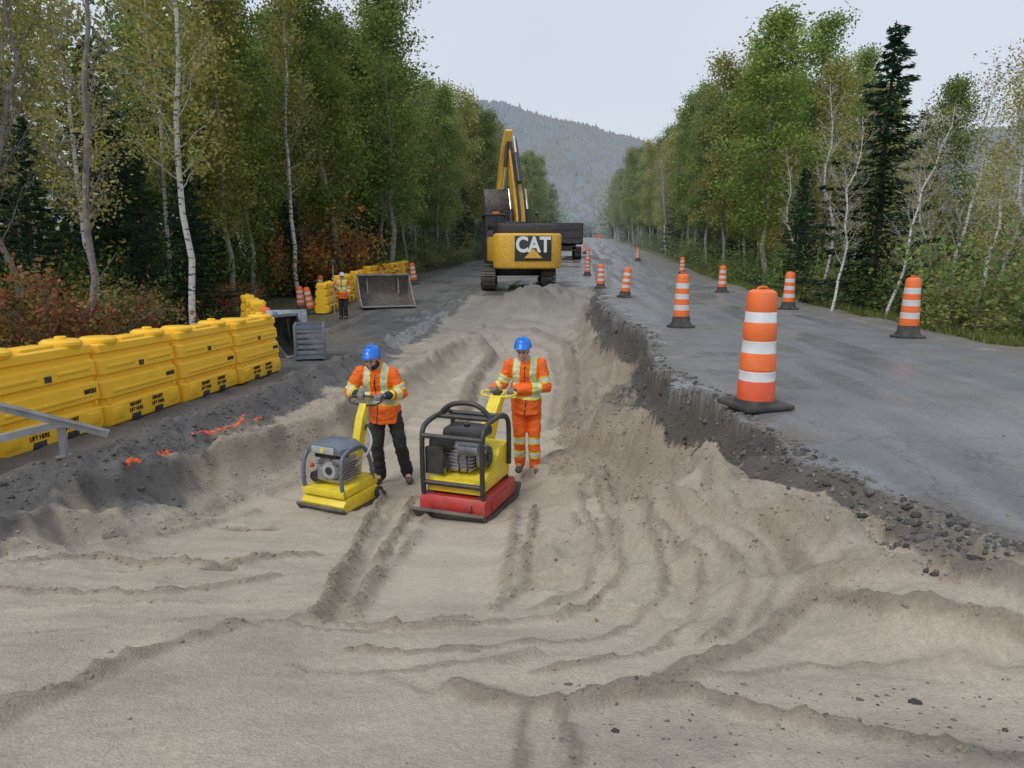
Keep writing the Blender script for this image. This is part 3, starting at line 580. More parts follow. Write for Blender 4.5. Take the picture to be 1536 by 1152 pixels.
def person(label,loc,J,style,grips,lookdown=.25,turn=0):
    T=empty('person',label,'person',loc,0); T.scale=(PS,PS,PS); J={k:Vector(v) for k,v in J.items()}
    hd=J['head']; er_=(lookdown,0,turn); RH=Euler(er_).to_matrix()
    def hp(x,y,z): return hd+RH@Vector((x,y,z))
    bm=PB()
    E=lambda c,r: ball(bm,hp(*c),r,er_,sub=3)
    E((0,.012,.03),(.077,.095,.088)); E((0,-.018,-.045),(.058,.072,.068)); E((0,-.066,-.088),(.028,.026,.022)); E((0,-.098,-.016),(.012,.018,.024)); E((0,-.110,-.030),(.017,.015,.012)); E((0,-.084,-.056),(.024,.014,.007)); E((0,-.083,-.068),(.02,.013,.007)); E((0,-.078,.022),(.05,.018,.010)); E((-.078,.008,-.008),(.010,.02,.03)); E((.078,.008,-.008),(.010,.02,.03)); E((-.036,-.072,-.03),(.022,.018,.020)); E((.036,-.072,-.03),(.022,.018,.020))
    caps(bm,hp(0,.02,-.05),J['neck'],.052,.058)
    caps(bm,J['neck'],J['chest'],.09,.13); caps(bm,J['chest'],J['hip'],.125,.12); caps(bm,J['sL'],J['sR'],.065,.065)
    for s in 'LR':
        caps(bm,J['s'+s],J['e'+s],.050,.038); caps(bm,J['e'+s],J['w'+s],.037,.026); caps(bm,J['h'+s],J['k'+s],.08,.052); caps(bm,J['k'+s],J['a'+s],.050,.036); caps(bm,J['a'+s],J['t'+s],.036,.03)
    for s in 'LR':
        g=grips[s]; hand(bm,g['p'],g['bar'],g['up'],g['fwd'],.86,g['inner'])
        caps(bm,J['w'+s],Vector(g['p'])+Vector(g['up']).normalized()*.012-Vector(g['fwd']).normalized()*.07,.025,.021)
    remesh('body',bm,[SKIN],T,.0065,2)
    for sx in(-1,1):
        bm=NB(); ball(bm,hp(sx*.031,-.088,.000),(.011,.008,.007)); obj('eye',bm,EYE,T)
    for s in 'LR':
        g=grips[s]; bm=PB(); hand(bm,g['p'],g['bar'],g['up'],g['fwd'],1.12,g['inner']); gw=Vector(g['p'])+Vector(g['up']).normalized()*.012-Vector(g['fwd']).normalized()*.075
        caps(bm,gw,gw+(J['w'+s]-gw)*1.0,.027,.034); remesh('glove',bm,[GLV],T,.0045,2)
    bm=PB()
    if style.get('mask'):
        ball(bm,hp(0,-.012,-.078),(.070,.080,.052),er_,sub=3); ball(bm,hp(0,.035,-.01),(.083,.082,.08),er_,sub=3); caps(bm,hp(0,.02,-.06),J['neck'],.07,.085); remesh('neck_warmer',bm,[BCL],T,.009,2,.003)
    else:
        ball(bm,hp(0,.035,.0),(.080,.080,.075),er_,sub=3); remesh('hair',bm,[HAIR],T,.009,1,.003)
    SL,SR,EL,ER,WL,WR=[J[k] for k in('sL','sR','eL','eR','wL','wR')]
    bm=PB(); ch=J['chest']; hipc=J['hip']
    M=lambda c,r,rot=(0,0,0): ball(bm,c,r,rot,sub=3)
    M(ch+Vector((0,0,.04)),(.212,.158,.19)); M((ch+hipc)/2,(.196,.158,.20)); M(hipc,(.205,.160,.16)); caps(bm,SL,SR,.080,.080); caps(bm,J['neck'],J['neck']-Vector((0,0,.1)),.082,.12)
    cyl(bm,hipc+Vector((0,0,-.14)),hipc+Vector((0,0,.08)),.192,.192,24)
    for a,b,c in ((SL,EL,WL),(SR,ER,WR)):
        caps(bm,a,b,.086,.074); caps(bm,b,b+(c-b)*.93,.072,.050)
    if style.get('hood'): ball(bm,J['neck']+Vector((0,.07,-.01)),(.14,.09,.085),sub=2)
    for s in(-1,1): ball(bm,ch+Vector((s*.10,-.135,-.15)),(.06,.03,.065))
    cloth=style['cloth']
    def cj(p):
        for a,b,c in((SL,EL,WL),(SR,ER,WR)):
            d1,t1=segd(p,a,b); d2,t2=segd(p,b,c)
            if d1<.11 and t1>.35 or d2<.095:
                if d2<d1:
                    if style.get('darkcuff') and t2>.60: return 3 if t2>.72 else 1
                    if .20<t2<.50: return 2 if .29<t2<.41 else 1
                    return 0
                if .55<t1<.86: return 2 if .64<t1<.77 else 1
                return 0
        z=p.z+.012*math.sin(p.x*14)
        for zc in style['bands']:
            if abs(z-zc)<.058: return 2 if abs(z-zc)<.030 else 1
        xx=abs(p.x-ch.x+.01*math.sin(p.z*11))
        if z>style['bands'][0] and abs(xx-.105)<.042*style.get('vw',1): return 2 if abs(xx-.105)<.022 else 1
        if p.y<ch.y-.1 and xx<.007 and z<1.4: return 3
        return 0
    remesh('jacket',bm,[HVO,HVY,SLV,BCL],T,.0095,3,.017,cj)
    bm=PB()
    caps(bm,J['hL'],J['hR'],.115,.115)
    for s in 'LR':
        caps(bm,J['h'+s],J['k'+s],.108,.082); caps(bm,J['k'+s],J['a'+s],.080,.074)
        for q in (.25,.65): ball(bm,J['k'+s].lerp(J['a'+s],q),(.088,.088,.045),sub=2)
    def ct(p):
        if not style.get('legbands'): return 0
        for zc in(.24,.43):
            if abs(p.z-zc)<.046: return 2 if abs(p.z-zc)<.022 else 1
        return 0
    remesh('trousers',bm,[cloth,HVY,SLV],T,.0105,3,.016,ct)
    for s in 'LR':
        bm=PB(); a=J['a'+s]; t_=J['t'+s]; caps(bm,a+Vector((0,0,.04)),a+Vector((0,.01,-.03)),.056,.055); caps(bm,a+Vector((0,.015,-.045)),t_,.046,.043)
        ball(bm,t_+Vector((0,0,.005)),(.052,.06,.042),sub=2); remesh('boot',bm,[style['boot']],T,.008,2)
    bm=NB(); hm=style['helmet']; Mh=Matrix.Translation(hp(0,.016,.052))@Euler((lookdown-.12,0,turn)).to_matrix().to_4x4()@Matrix.Scale(.92,4)
    lathe(bm,[(.118,-.012),(.116,0),(.112,.03),(.104,.06),(.088,.09),(.062,.112),(.03,.122),(0,.124)],k=28)
    for v in bm.verts:
        v.co.y*=1.16
        if v.co.z<.002 : 
            v.co.x*=1.05; v.co.y*=1.05
            if v.co.y<-.05: v.co.y-= .034*min(1,(-v.co.y-.05)/.06); v.co.z-=.006
    box(bm,(0,.0,.122),(.03,.16,.016),bev=.006); box(bm,(.04,.0,.113),(.012,.14,.014),bev=.004); box(bm,(-.04,.0,.113),(.012,.14,.014),bev=.004)
    bmesh.ops.transform(bm,matrix=Mh,verts=bm.verts); HL=obj('hard_hat',bm,hm,T,ang=50)
    if style.get('badge'):
        bm=NB(); ball(bm,(0,-.127,.045),(.018,.006,.016)); bmesh.ops.transform(bm,matrix=Mh,verts=bm.verts); obj('badge',bm,WTX,HL)
    return T
def mv(root,p):
    bpy.context.view_layer.update(); return root.matrix_world@Vector(p)
ga=mv(KC,(-.15,.64,1.28)); gb=mv(KC,(.15,.64,1.28)); bar=(gb-ga).normalized()
ox,oy=-1.62,8.92; oz=float(np.mean([h1(-1.73,8.92),h1(-1.38,8.98)])); O=Vector((ox,oy,oz))
lr=(ga-O)/PS; ll=(gb-O)/PS
J=dict(head=(-.13,-.12,1.605),neck=(-.11,-.04,1.485),chest=(-.09,-.01,1.30),hip=(-.02,.04,.93),sL=(.09,-.02,1.41),sR=(-.29,-.04,1.42),
 eL=(.21,-.03,1.16),eR=(-.43,-.04,1.17),wL=ll+Vector((.05,.085,.0)),wR=lr+Vector((-.04,.085,.0)),
 hL=(.08,.04,.90),hR=(-.11,.04,.90),kL=(.17,-.02,.49),kR=(-.12,-.05,.49),aL=(.23,.09,.10),aR=(-.10,.02,.10),tL=(.28,-.07,.045),tR=(-.13,-.15,.045))
person('worker in orange jacket and black trousers, blue hard hat, gripping the small compactor',O,J,
 dict(mask=1,hood=1,cloth=BCL,boot=BLK,helmet=BHLM,badge=1,darkcuff=1,bands=[1.08]),
 dict(L=dict(p=ll,bar=bar,up=(0,.25,1),fwd=(-.35,-1,-.1),inner=-1),R=dict(p=lr,bar=bar,up=(0,.25,1),fwd=(.3,-1,-.1),inner=1)),.26,-.25)
ga=mv(BC,(-.12,1.07,1.17)); gb=mv(BC,(.13,1.07,1.17)); bar=(gb-ga).normalized()
ox,oy=.19,9.16; oz=float(np.mean([h1(.10,9.1),h1(.3,9.15)])); O=Vector((ox,oy,oz)); lr=(ga-O)/PS; ll=(gb-O)/PS
J=dict(head=(-.05,-.10,1.60),neck=(-.03,-.02,1.475),chest=(-.02,.0,1.28),hip=(0,.04,.92),sL=(.17,.01,1.41),sR=(-.20,-.01,1.41),
 eL=(.25,-.05,1.13),eR=(-.31,-.02,1.16),wL=ll+Vector((.06,.08,.0)),wR=lr+Vector((-.02,.09,.0)),
 hL=(.09,.04,.89),hR=(-.09,.04,.89),kL=(.10,-.03,.49),kR=(-.09,-.02,.49),aL=(.11,.0,.10),aR=(-.08,.08,.10),tL=(.14,-.16,.045),tR=(-.10,-.09,.045))
person('worker in full orange coveralls and blue hard hat steering the large compactor',O,J,
 dict(cloth=HVO,boot=BOOT,helmet=BHLM,legbands=1,bands=[1.04]),
 dict(L=dict(p=ll,bar=bar,up=(0,.25,1),fwd=(-.5,-1,-.1),inner=-1),R=dict(p=lr,bar=bar,up=(0,.25,1),fwd=(.1,-1,-.1),inner=1)),.20,-.2)
PS=.96
x=at(516,485,26.0).x; O=Vector((x,26.0,h1(x,26.0)))
J=dict(head=(0,-.02,1.60),neck=(0,0,1.475),chest=(0,.0,1.28),hip=(0,.02,.92),sL=(.18,.0,1.41),sR=(-.18,.0,1.41),
 eL=(.24,.03,1.13),eR=(-.27,-.02,1.14),wL=(.24,-.10,.92),wR=(-.26,-.20,1.20),
 hL=(.09,.02,.89),hR=(-.09,.02,.89),kL=(.09,-.01,.49),kR=(-.09,-.01,.49),aL=(.09,.03,.10),aR=(-.09,.03,.10),tL=(.10,-.13,.045),tR=(-.10,-.13,.045))
person('distant surveyor in orange and lime vest, dark trousers and white hard hat holding a pole',O,J,
 dict(cloth=BCL,boot=BLK,helmet=WHLM,bands=[1.08],vw=1.9),
 dict(L=dict(p=(.245,-.19,.90),bar=(1,0,.2),up=(0,.2,1),fwd=(0,-1,-.2),inner=-1),R=dict(p=(-.26,-.27,1.26),bar=(0,0,1),up=(-1,0,0),fwd=(0,-1,0),inner=1)),.1,.4)
px_=x-.26*PS; py_=26.0-.27*PS
t=empty('survey_pole','thin survey pole with dark receiver held by the distant surveyor','survey pole',(px_,py_,h1(px_,py_))); bm=NB(); cyl(bm,(0,0,0),(0,0,2.0),.018,k=8); obj('pole',bm,GALV,t); bm=NB(); lathe(bm,[(.05,2.0),(.12,2.03),(.12,2.13),(.06,2.17)],k=16); obj('receiver',bm,BPL,t)
# ------------------------------------------------------------ HILL
yk=np.linspace(520,1100,60); xk=np.linspace(-420,900,200); Xh,Yh=np.meshgrid(xk,yk)
def hillH(X,Y):
    p=768+F*X/720.
    top=np.interp(p,[100,500,640,720,760,850,930,1050,1200,1350,1536,2000],[60,80,108,131,128,114,100,78,92,102,110,60])
    rise=sst(500,720,Y)
    return 4+top*rise*(.95+.10*fbm(X*.012,Y*.012,4,5))
Zh=hillH(Xh,Yh); nyh,nxh=Xh.shape; ih=np.arange(nyh*nxh).reshape(nyh,nxh)
Qh=np.stack([ih[:-1,:-1],ih[:-1,1:],ih[1:,1:],ih[1:,:-1]],-1).reshape(-1,4)
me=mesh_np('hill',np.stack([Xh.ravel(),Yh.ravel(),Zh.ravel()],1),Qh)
HM=pmat('hazy wooded hillside',(.215,.24,.26),.95,var=.10,scale=.05); me.materials.append(HM); me.polygons.foreach_set('use_smooth',[True]*len(me.polygons))  # pale bluish base colour has the distance haze painted in
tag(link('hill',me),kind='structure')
r=np.random.default_rng(11); n=20000; X=r.uniform(-330,800,n); Y=522+215*r.random(n)
Z=hillH(X,Y); hgt=r.uniform(1.2,3.5,n)*np.where(r.random(n)<.05,2.,1); rad=r.uniform(1.4,3.2,n); a0=r.uniform(0,1.5,n)
B=np.stack([X,Y,Z-2],1); vv=[]
for k in range(4):
    a=k*math.pi/2+a0; vv.append(B+np.stack([np.cos(a)*rad,np.sin(a)*rad,np.zeros(n)],1))
vv.append(B+np.stack([np.zeros(n),np.zeros(n),hgt+2],1)); VV=np.stack(vv,1).reshape(-1,3)
b=np.arange(n)[:,None]*5; FF=np.concatenate([b+np.array([[i,(i+1)%4,4]]) for i in range(4)],0)
me=mesh_np('hill_forest',VV,FF)
pn=sst(.35,.7,fbm(X*.015,Y*.015,3,7))[:,None]
cc=np.array([.215,.24,.245])*(1-pn)+np.array([.245,.24,.225])*pn; cc=cc*r.uniform(.96,1.04,(n,1))+np.clip((Z[:,None]-20)/110,0,1)*np.array([.055,.065,.09])  # haze painted into the tree colours, paler and bluer higher up
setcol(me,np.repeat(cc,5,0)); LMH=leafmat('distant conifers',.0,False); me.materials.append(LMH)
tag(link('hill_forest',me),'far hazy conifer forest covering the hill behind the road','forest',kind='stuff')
# ------------------------------------------------------------ TREES
def tubeA(P,Rr,k):
    P=np.asarray(P,float); T=np.gradient(P,axis=0); T/=np.linalg.norm(T,axis=1)[:,None]+1e-9
    ref=np.array([0,0,1.]) if abs(T[0,2])<.85 else np.array([1.,0,0])
    A=np.cross(T,ref); A/=np.linalg.norm(A,axis=1)[:,None]+1e-9; Bq=np.cross(T,A)
    a=np.arange(k)*2*math.pi/k
    Vv=P[:,None]+Rr[:,None,None]*(np.cos(a)[None,:,None]*A[:,None]+np.sin(a)[None,:,None]*Bq[:,None])
    n=len(P); i=np.arange(n-1)[:,None]; j=np.arange(k)[None]; j2=(j+1)%k
    Ff=np.stack([i*k+j,i*k+j2,(i+1)*k+j2,(i+1)*k+j],-1).reshape(-1,4)
    return Vv.reshape(-1,3),Ff
def join(parts):
    V=[];Fq=[];o=0
    for v,f in parts: V.append(v);Fq.append(f+o);o+=len(v)
    return np.concatenate(V),np.concatenate(Fq)
def leaves(P,size,r,asp=.6,up=.0,axis=None):
    n=len(P); a=r.normal(size=(n,3)) if axis is None else axis+r.normal(size=(n,3))*.35
    a/=np.linalg.norm(a,axis=1)[:,None]; b=np.cross(a,r.normal(size=(n,3))); b/=np.linalg.norm(b,axis=1)[:,None]
    s=(size*r.uniform(.6,1.3,n))[:,None]
    V=np.stack([P-a*s,P-b*s*asp,P+a*s,P+b*s*asp],1).reshape(-1,3)
    return V,np.arange(n*4).reshape(-1,4)
BARKW=bpy.data.materials.new('white birch bark'); t,N,L=nt(BARKW)
o=N.new('ShaderNodeOutputMaterial'); b=N.new('ShaderNodeBsdfPrincipled'); L.new(b.outputs[0],o.inputs[0]); tc=N.new('ShaderNodeTexCoord'); mp=N.new('ShaderNodeMapping'); mp.inputs['Scale'].default_value=(4,4,16); L.new(tc.outputs['Object'],mp.inputs[0])
n_=N.new('ShaderNodeTexNoise'); n_.inputs['Scale'].default_value=1.2; n_.inputs['Detail'].default_value=4; L.new(mp.outputs[0],n_.inputs['Vector']); cr=N.new('ShaderNodeValToRGB'); cr.color_ramp.elements[0].position=.38; cr.color_ramp.elements[0].color=(.08,.07,.06,1); cr.color_ramp.elements[1].position=.46; cr.color_ramp.elements[1].color=(.62,.60,.56,1)
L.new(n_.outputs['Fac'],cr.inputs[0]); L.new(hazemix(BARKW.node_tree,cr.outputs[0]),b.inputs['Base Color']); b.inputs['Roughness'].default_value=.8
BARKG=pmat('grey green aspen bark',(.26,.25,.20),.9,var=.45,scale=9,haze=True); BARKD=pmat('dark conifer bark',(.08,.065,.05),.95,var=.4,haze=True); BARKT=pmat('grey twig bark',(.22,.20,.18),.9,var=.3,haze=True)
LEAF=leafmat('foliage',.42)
PAL={'aspen':[(.21,.31,.08),(.26,.34,.085),(.32,.36,.10),(.17,.26,.07)],'yellow':[(.39,.38,.10),(.35,.36,.10),(.43,.37,.11),(.28,.32,.09)],
 'birch':[(.39,.37,.11),(.31,.34,.10),(.43,.37,.12)],'bare':[(.34,.31,.13),(.30,.26,.12)],'spruce':[(.035,.075,.042),(.05,.095,.05),(.03,.063,.037)],
 'orange':[(.48,.20,.06),(.50,.27,.08),(.38,.18,.06),(.34,.27,.07)],'rust':[(.32,.16,.08),(.37,.14,.08),(.24,.19,.07)],'green':[(.14,.23,.07),(.18,.27,.08),(.11,.18,.06)],'olive':[(.23,.26,.085),(.18,.22,.075),(.30,.28,.09)]}
def make_tree(kind,seed):
    r=np.random.default_rng(seed); tr=[];LP=[];LC=[]
    pal=np.array(PAL[kind if kind in PAL else 'aspen'])
    K={'aspen':(13,.105,.20,50,1.9,.75,35,.070),'yellow':(12,.09,.20,44,1.7,.8,28,.067),'birch':(12,.075,.30,40,1.5,.75,11,.055),'bare':(10,.055,.25,34,1.3,.95,1.3,.045)}
    if kind in K:
        Ht,r0,t0,nl,Lm,el,npc,ls=K[kind]
        n=12; z=np.linspace(0,Ht,n); wob=np.cumsum(r.normal(0,.09 if kind!='bare' else .12,(n,2)),0); lean=r.normal(0,.035,2)
        P=np.stack([wob[:,0]+lean[0]*z,wob[:,1]+lean[1]*z,z],1)
        P-= np.array([P[0,0],P[0,1],0]); Rr=r0*(1-z/Ht)**.75+.010
        tr.append(tubeA(P,Rr,8))
        for i in range(nl):
            t=t0+(1-t0)*((i+r.random())/nl)*.98
            bp=np.array([np.interp(t*Ht,z,P[:,k]) for k in range(3)])
            u=(t-t0)/(1-t0); L_=Lm*(.35+.65*math.sin(math.pi*min(1,(u*.8+.18))))*r.uniform(.55,1.25); L_=max(.4,L_*(1-.35*u))
            az=i*2.4+r.normal(0,.4); e=el*r.uniform(.6,1.2)
            d=np.array([math.cos(az)*math.cos(e),math.sin(az)*math.cos(e),math.sin(e)])
            q=np.linspace(0,1,5)[:,None]; B_=bp+d*q*L_+np.array([0,0,.25*L_])*q**2+r.normal(0,.04*L_,(5,3))*q
            tr.append(tubeA(B_,np.linspace(max(.010,r0*.35*(1-t)),.004,5),4))
            nt_=5 if kind in('bare','birch') else 3
            tips=[B_[2],B_[3],B_[4]]
            for j in range(nt_):
                f=r.uniform(.25,1); sp_=bp+d*f*L_+np.array([0,0,.25*L_])*f*f
                dd=d+r.normal(0,.6,3); dd[2]+=.25; dd/=np.linalg.norm(dd); l2=L_*r.uniform(.25,.5)
                qq=np.linspace(0,1,3)[:,None]; T_=sp_+dd*qq*l2+r.normal(0,.03,(3,3))*qq; tr.append(tubeA(T_,np.array([.006,.0045,.003]),3)); tips+= [T_[1],T_[2]]
                if kind=='bare':
                    for _ in range(3):
                        d3=dd+r.normal(0,.6,3); T3=T_[1]+d3*np.linspace(0,1,3)[:,None]*l2*.6; tr.append(tubeA(T3,np.array([.0035,.003,.002]),3)); tips.append(T3[2])
            for tp in tips:
                m_=r.poisson(npc*r.uniform(.1,1.9))
                if m_==0: continue
                LP.append(tp+r.normal(0,1,(m_,3))*np.array([.28,.28,.20])*(1 if kind in('aspen','yellow') else .9))
                c=pal[r.integers(len(pal))]*r.uniform(.65,1.3); LC.append(np.tile(c,(m_,1))*r.uniform(.88,1.12,(m_,1)))
        Pn=np.concatenate(LP); Cn=np.concatenate(LC); LV,LF=leaves(Pn,ls,r)
    elif kind=='spruce':
        Ht=11; z=np.linspace(0,Ht,8); P=np.stack([r.normal(0,.02,8),r.normal(0,.02,8),z],1); tr.append(tubeA(P,.11*(1-z/Ht)+.012,7))
        AX=[]
        for i in range(150):
            t=.06+.93*(i/150)**.9; zc=t*Ht; Lr=(1.9*(1-t)**.8+.12)*r.uniform(.5,1.25); az=i*2.4+r.normal(0,.3)
            d=np.array([math.cos(az),math.sin(az),-.18-.25*(1-t)]); q=np.linspace(0,1,4)[:,None]
            B_=np.array([0,0,zc])+d*q*Lr+np.array([0,0,.28*Lr])*q**2; tr.append(tubeA(B_,np.linspace(.018,.005,4),3))
            m_=int(25+70*Lr); f=r.random(m_)**.7; side=np.array([-math.sin(az),math.cos(az),0])
            w_=(1-f)*.30*Lr+.06
            pts=np.array([0,0,zc])+d*f[:,None]*Lr+np.array([0,0,.28*Lr])*(f**2)[:,None]+side*(r.uniform(-1,1,m_)*w_)[:,None]+np.array([0,0,1])*(r.normal(-.04,.05,m_))[:,None]
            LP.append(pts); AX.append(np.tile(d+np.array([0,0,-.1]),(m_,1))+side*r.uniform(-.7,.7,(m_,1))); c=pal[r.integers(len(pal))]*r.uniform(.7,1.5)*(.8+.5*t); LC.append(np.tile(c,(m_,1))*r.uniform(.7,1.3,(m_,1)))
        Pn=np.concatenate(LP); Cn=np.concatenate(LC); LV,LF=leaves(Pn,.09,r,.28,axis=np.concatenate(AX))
    else:
        for i in range(16):
            az=r.uniform(0,6.28); e=r.uniform(.6,1.4); L_=r.uniform(.9,2.4); d=np.array([math.cos(az)*math.cos(e),math.sin(az)*math.cos(e),math.sin(e)])
            q=np.linspace(0,1,5)[:,None]; B_=d*q*L_+r.normal(0,.06,(5,3))*q; tr.append(tubeA(B_,np.linspace(.018,.005,5),4))
            for j in range(7):
                f=r.uniform(.3,1); dd=d+r.normal(0,.6,3); T_=d*f*L_+dd*np.linspace(0,1,3)[:,None]*.45; tr.append(tubeA(T_,np.array([.006,.005,.003]),3))
                for tp in (T_[1],T_[2]):
                    m_=r.poisson(14); LP.append(tp+r.normal(0,.15,(m_,3))); c=pal[r.integers(len(pal))]*r.uniform(.6,1.35); LC.append(np.tile(c,(m_,1))*r.uniform(.75,1.25,(m_,1)))
        Pn=np.concatenate(LP); Cn=np.concatenate(LC); LV,LF=leaves(Pn,.055,r)
    tv,tf=join(tr); tm=mesh_np('trunk',tv,tf); tm.materials.append({'aspen':BARKG,'yellow':BARKG,'birch':BARKW,'bare':BARKW if seed%2 else BARKT,'spruce':BARKD}.get(kind,BARKT)); tm.polygons.foreach_set('use_smooth',[True]*len(tm.polygons))
    lm=mesh_np('crown',LV,LF); setcol(lm,np.repeat(Cn,4,0)); lm.materials.append(LEAF)
    return tm,lm
VAR={}
for k,nv in [('aspen',3),('yellow',3),('birch',3),('bare',4),('spruce',3),('orange',1),('rust',1),('green',2),('olive',2)]:
    VAR[k]=[make_tree(k,101*i+len(k)*7) for i in range(nv)]
HT={'aspen':13,'yellow':12,'birch':12,'bare':10,'spruce':11}
NAME={'aspen':'aspen_tree','yellow':'aspen_tree','birch':'birch_tree','bare':'bare_birch_tree','spruce':'spruce_tree'}
def plant(kind,x,y,height,label,group=None,rz=None,lean=(0,0),var=None,z=None,wid=1):
    sh=kind not in HT; base=2.4 if sh else HT[kind]
    tm,lm=VAR[kind][random.randrange(len(VAR[kind])) if var is None else var]
    o=empty('shrub' if sh else NAME[kind],label,'shrub' if sh else 'tree',(x,y,(h1(x,y) if z is None else z)-.08),0,group)
    M=Matrix.Rotation(lean[1],3,'Y')@Matrix.Rotation(lean[0],3,'X')@Matrix.Rotation(random.uniform(0,6.28) if rz is None else rz,3,'Z')
    o.rotation_euler=M.to_euler(); k=height/base; o.scale=(k*wid,k*wid,k)
    link('stem' if sh else 'trunk',tm,o); link('foliage' if sh else 'crown',lm,o); return o
def pxx(px,Y,py=430): return at(px,py,Y).x
plant('aspen',pxx(1150,36),36,13.6,'tall full green aspen with pale trunk, highest tree right of the road',var=0,wid=1.35)
plant('spruce',pxx(1308,21.5),21.5,8.5,'tall dark pointed spruce standing among pale birches on the right',var=0,wid=1.5)
plant('spruce',pxx(1195,27),27,5.0,'short dark spruce below the tall green aspen right of the road',var=1,wid=1.2)
plant('yellow',pxx(1085,44),44,12.5,'yellow green aspen just left of the tall green aspen on the right',var=1,wid=1.1)
plant('birch',pxx(283,21),21,14.5,'tall white birch with long bare lower trunk behind the yellow barriers',var=0,rz=1.0,lean=(0,-.05),wid=1.0)
plant('birch',pxx(448,33),33,13.5,'slender white birch leaning right in front of the left forest',var=1,rz=2.0,lean=(0,.06),wid=1.1)
plant('bare',pxx(130,17.5),17.5,12.5,'grey nearly leafless tree above the orange bush at left',var=0,wid=1.1)
plant('bare',pxx(35,19),19,12,'thin leafless tree at the left edge of the photo',var=2,wid=1.2)
plant('aspen',pxx(585,40),40,16.2,'tall dense green aspen at the right end of the near left forest',var=1,wid=1.2)
plant('aspen',pxx(520,36),36,16.5,'tall green aspen overlapping the right end of the near left forest',var=2,wid=1.1)
plant('orange',pxx(490,36),36,4.4,'orange leaved maple bush low in the left forest behind the surveyor',rz=.5,wid=1.1)
plant('orange',pxx(440,34),34,3.0,'smaller orange maple bush left of the larger orange maple bush',rz=2.5,wid=.9)
plant('rust',pxx(95,16.5),16.5,2.7,'rust orange bush behind the nearest yellow barriers',rz=1.5,wid=1.1)
plant('orange',pxx(55,17.5),17.5,2.3,'orange bush at the left edge behind the barriers',wid=.8)
plant('rust',pxx(165,20),20,1.9,'red tinged low bush right of the rust orange bush',wid=1.0)
BL=['thin birch just left of the dark spruce on the right','white birch leaning right at the foot of the dark spruce','sparse birch directly right of the dark spruce','strongly leaning bare birch behind the black based drum at right','bare birch right of the leaning birch above the rightmost drum','white stemmed birch left of the right photo edge','tall bare birch near the right photo edge','bare birch cut by the right photo edge','sparse birch behind the dark spruce on the right']
for i,(px,Y,hh,ln,kd) in enumerate([(1240,24,7.4,.03,'bare'),(1250,19.5,5.2,.12,'bare'),(1375,21,6.4,-.04,'bare'),(1330,18.5,5.6,.18,'bare'),(1425,21,8.0,.02,'bare'),(1470,17.5,6.8,.06,'birch'),(1505,20,8.4,.03,'bare'),(1545,17,7.4,.0,'bare'),(1275,28,8.6,-.02,'bare')]):
    plant(kd,pxx(px,Y),Y,hh,BL[i],lean=(0,ln),wid=1.15,var=(1 if i in(1,3,4,6) else None))
random.seed(11)
DS={'aspen':'green leaved aspen','yellow':'yellow green autumn aspen','birch':'sparse yellow leaved birch','bare':'almost leafless thin birch','spruce':'dark green spruce'}
TL=lambda y:float(np.interp(y,[10,20,30,45,60,100,200],[-15.5,-15,-13.8,-12,-10,-8.6,-8]))
TR=lambda y:float(np.interp(y,[8,15,30,60,200],[9.5,9,9.2,9.2,8.6]))
def pick(p):
    a=random.random()
    for k,v in p:
        a-=v
        if a<0: return k
    return p[0][0]
cnt=0
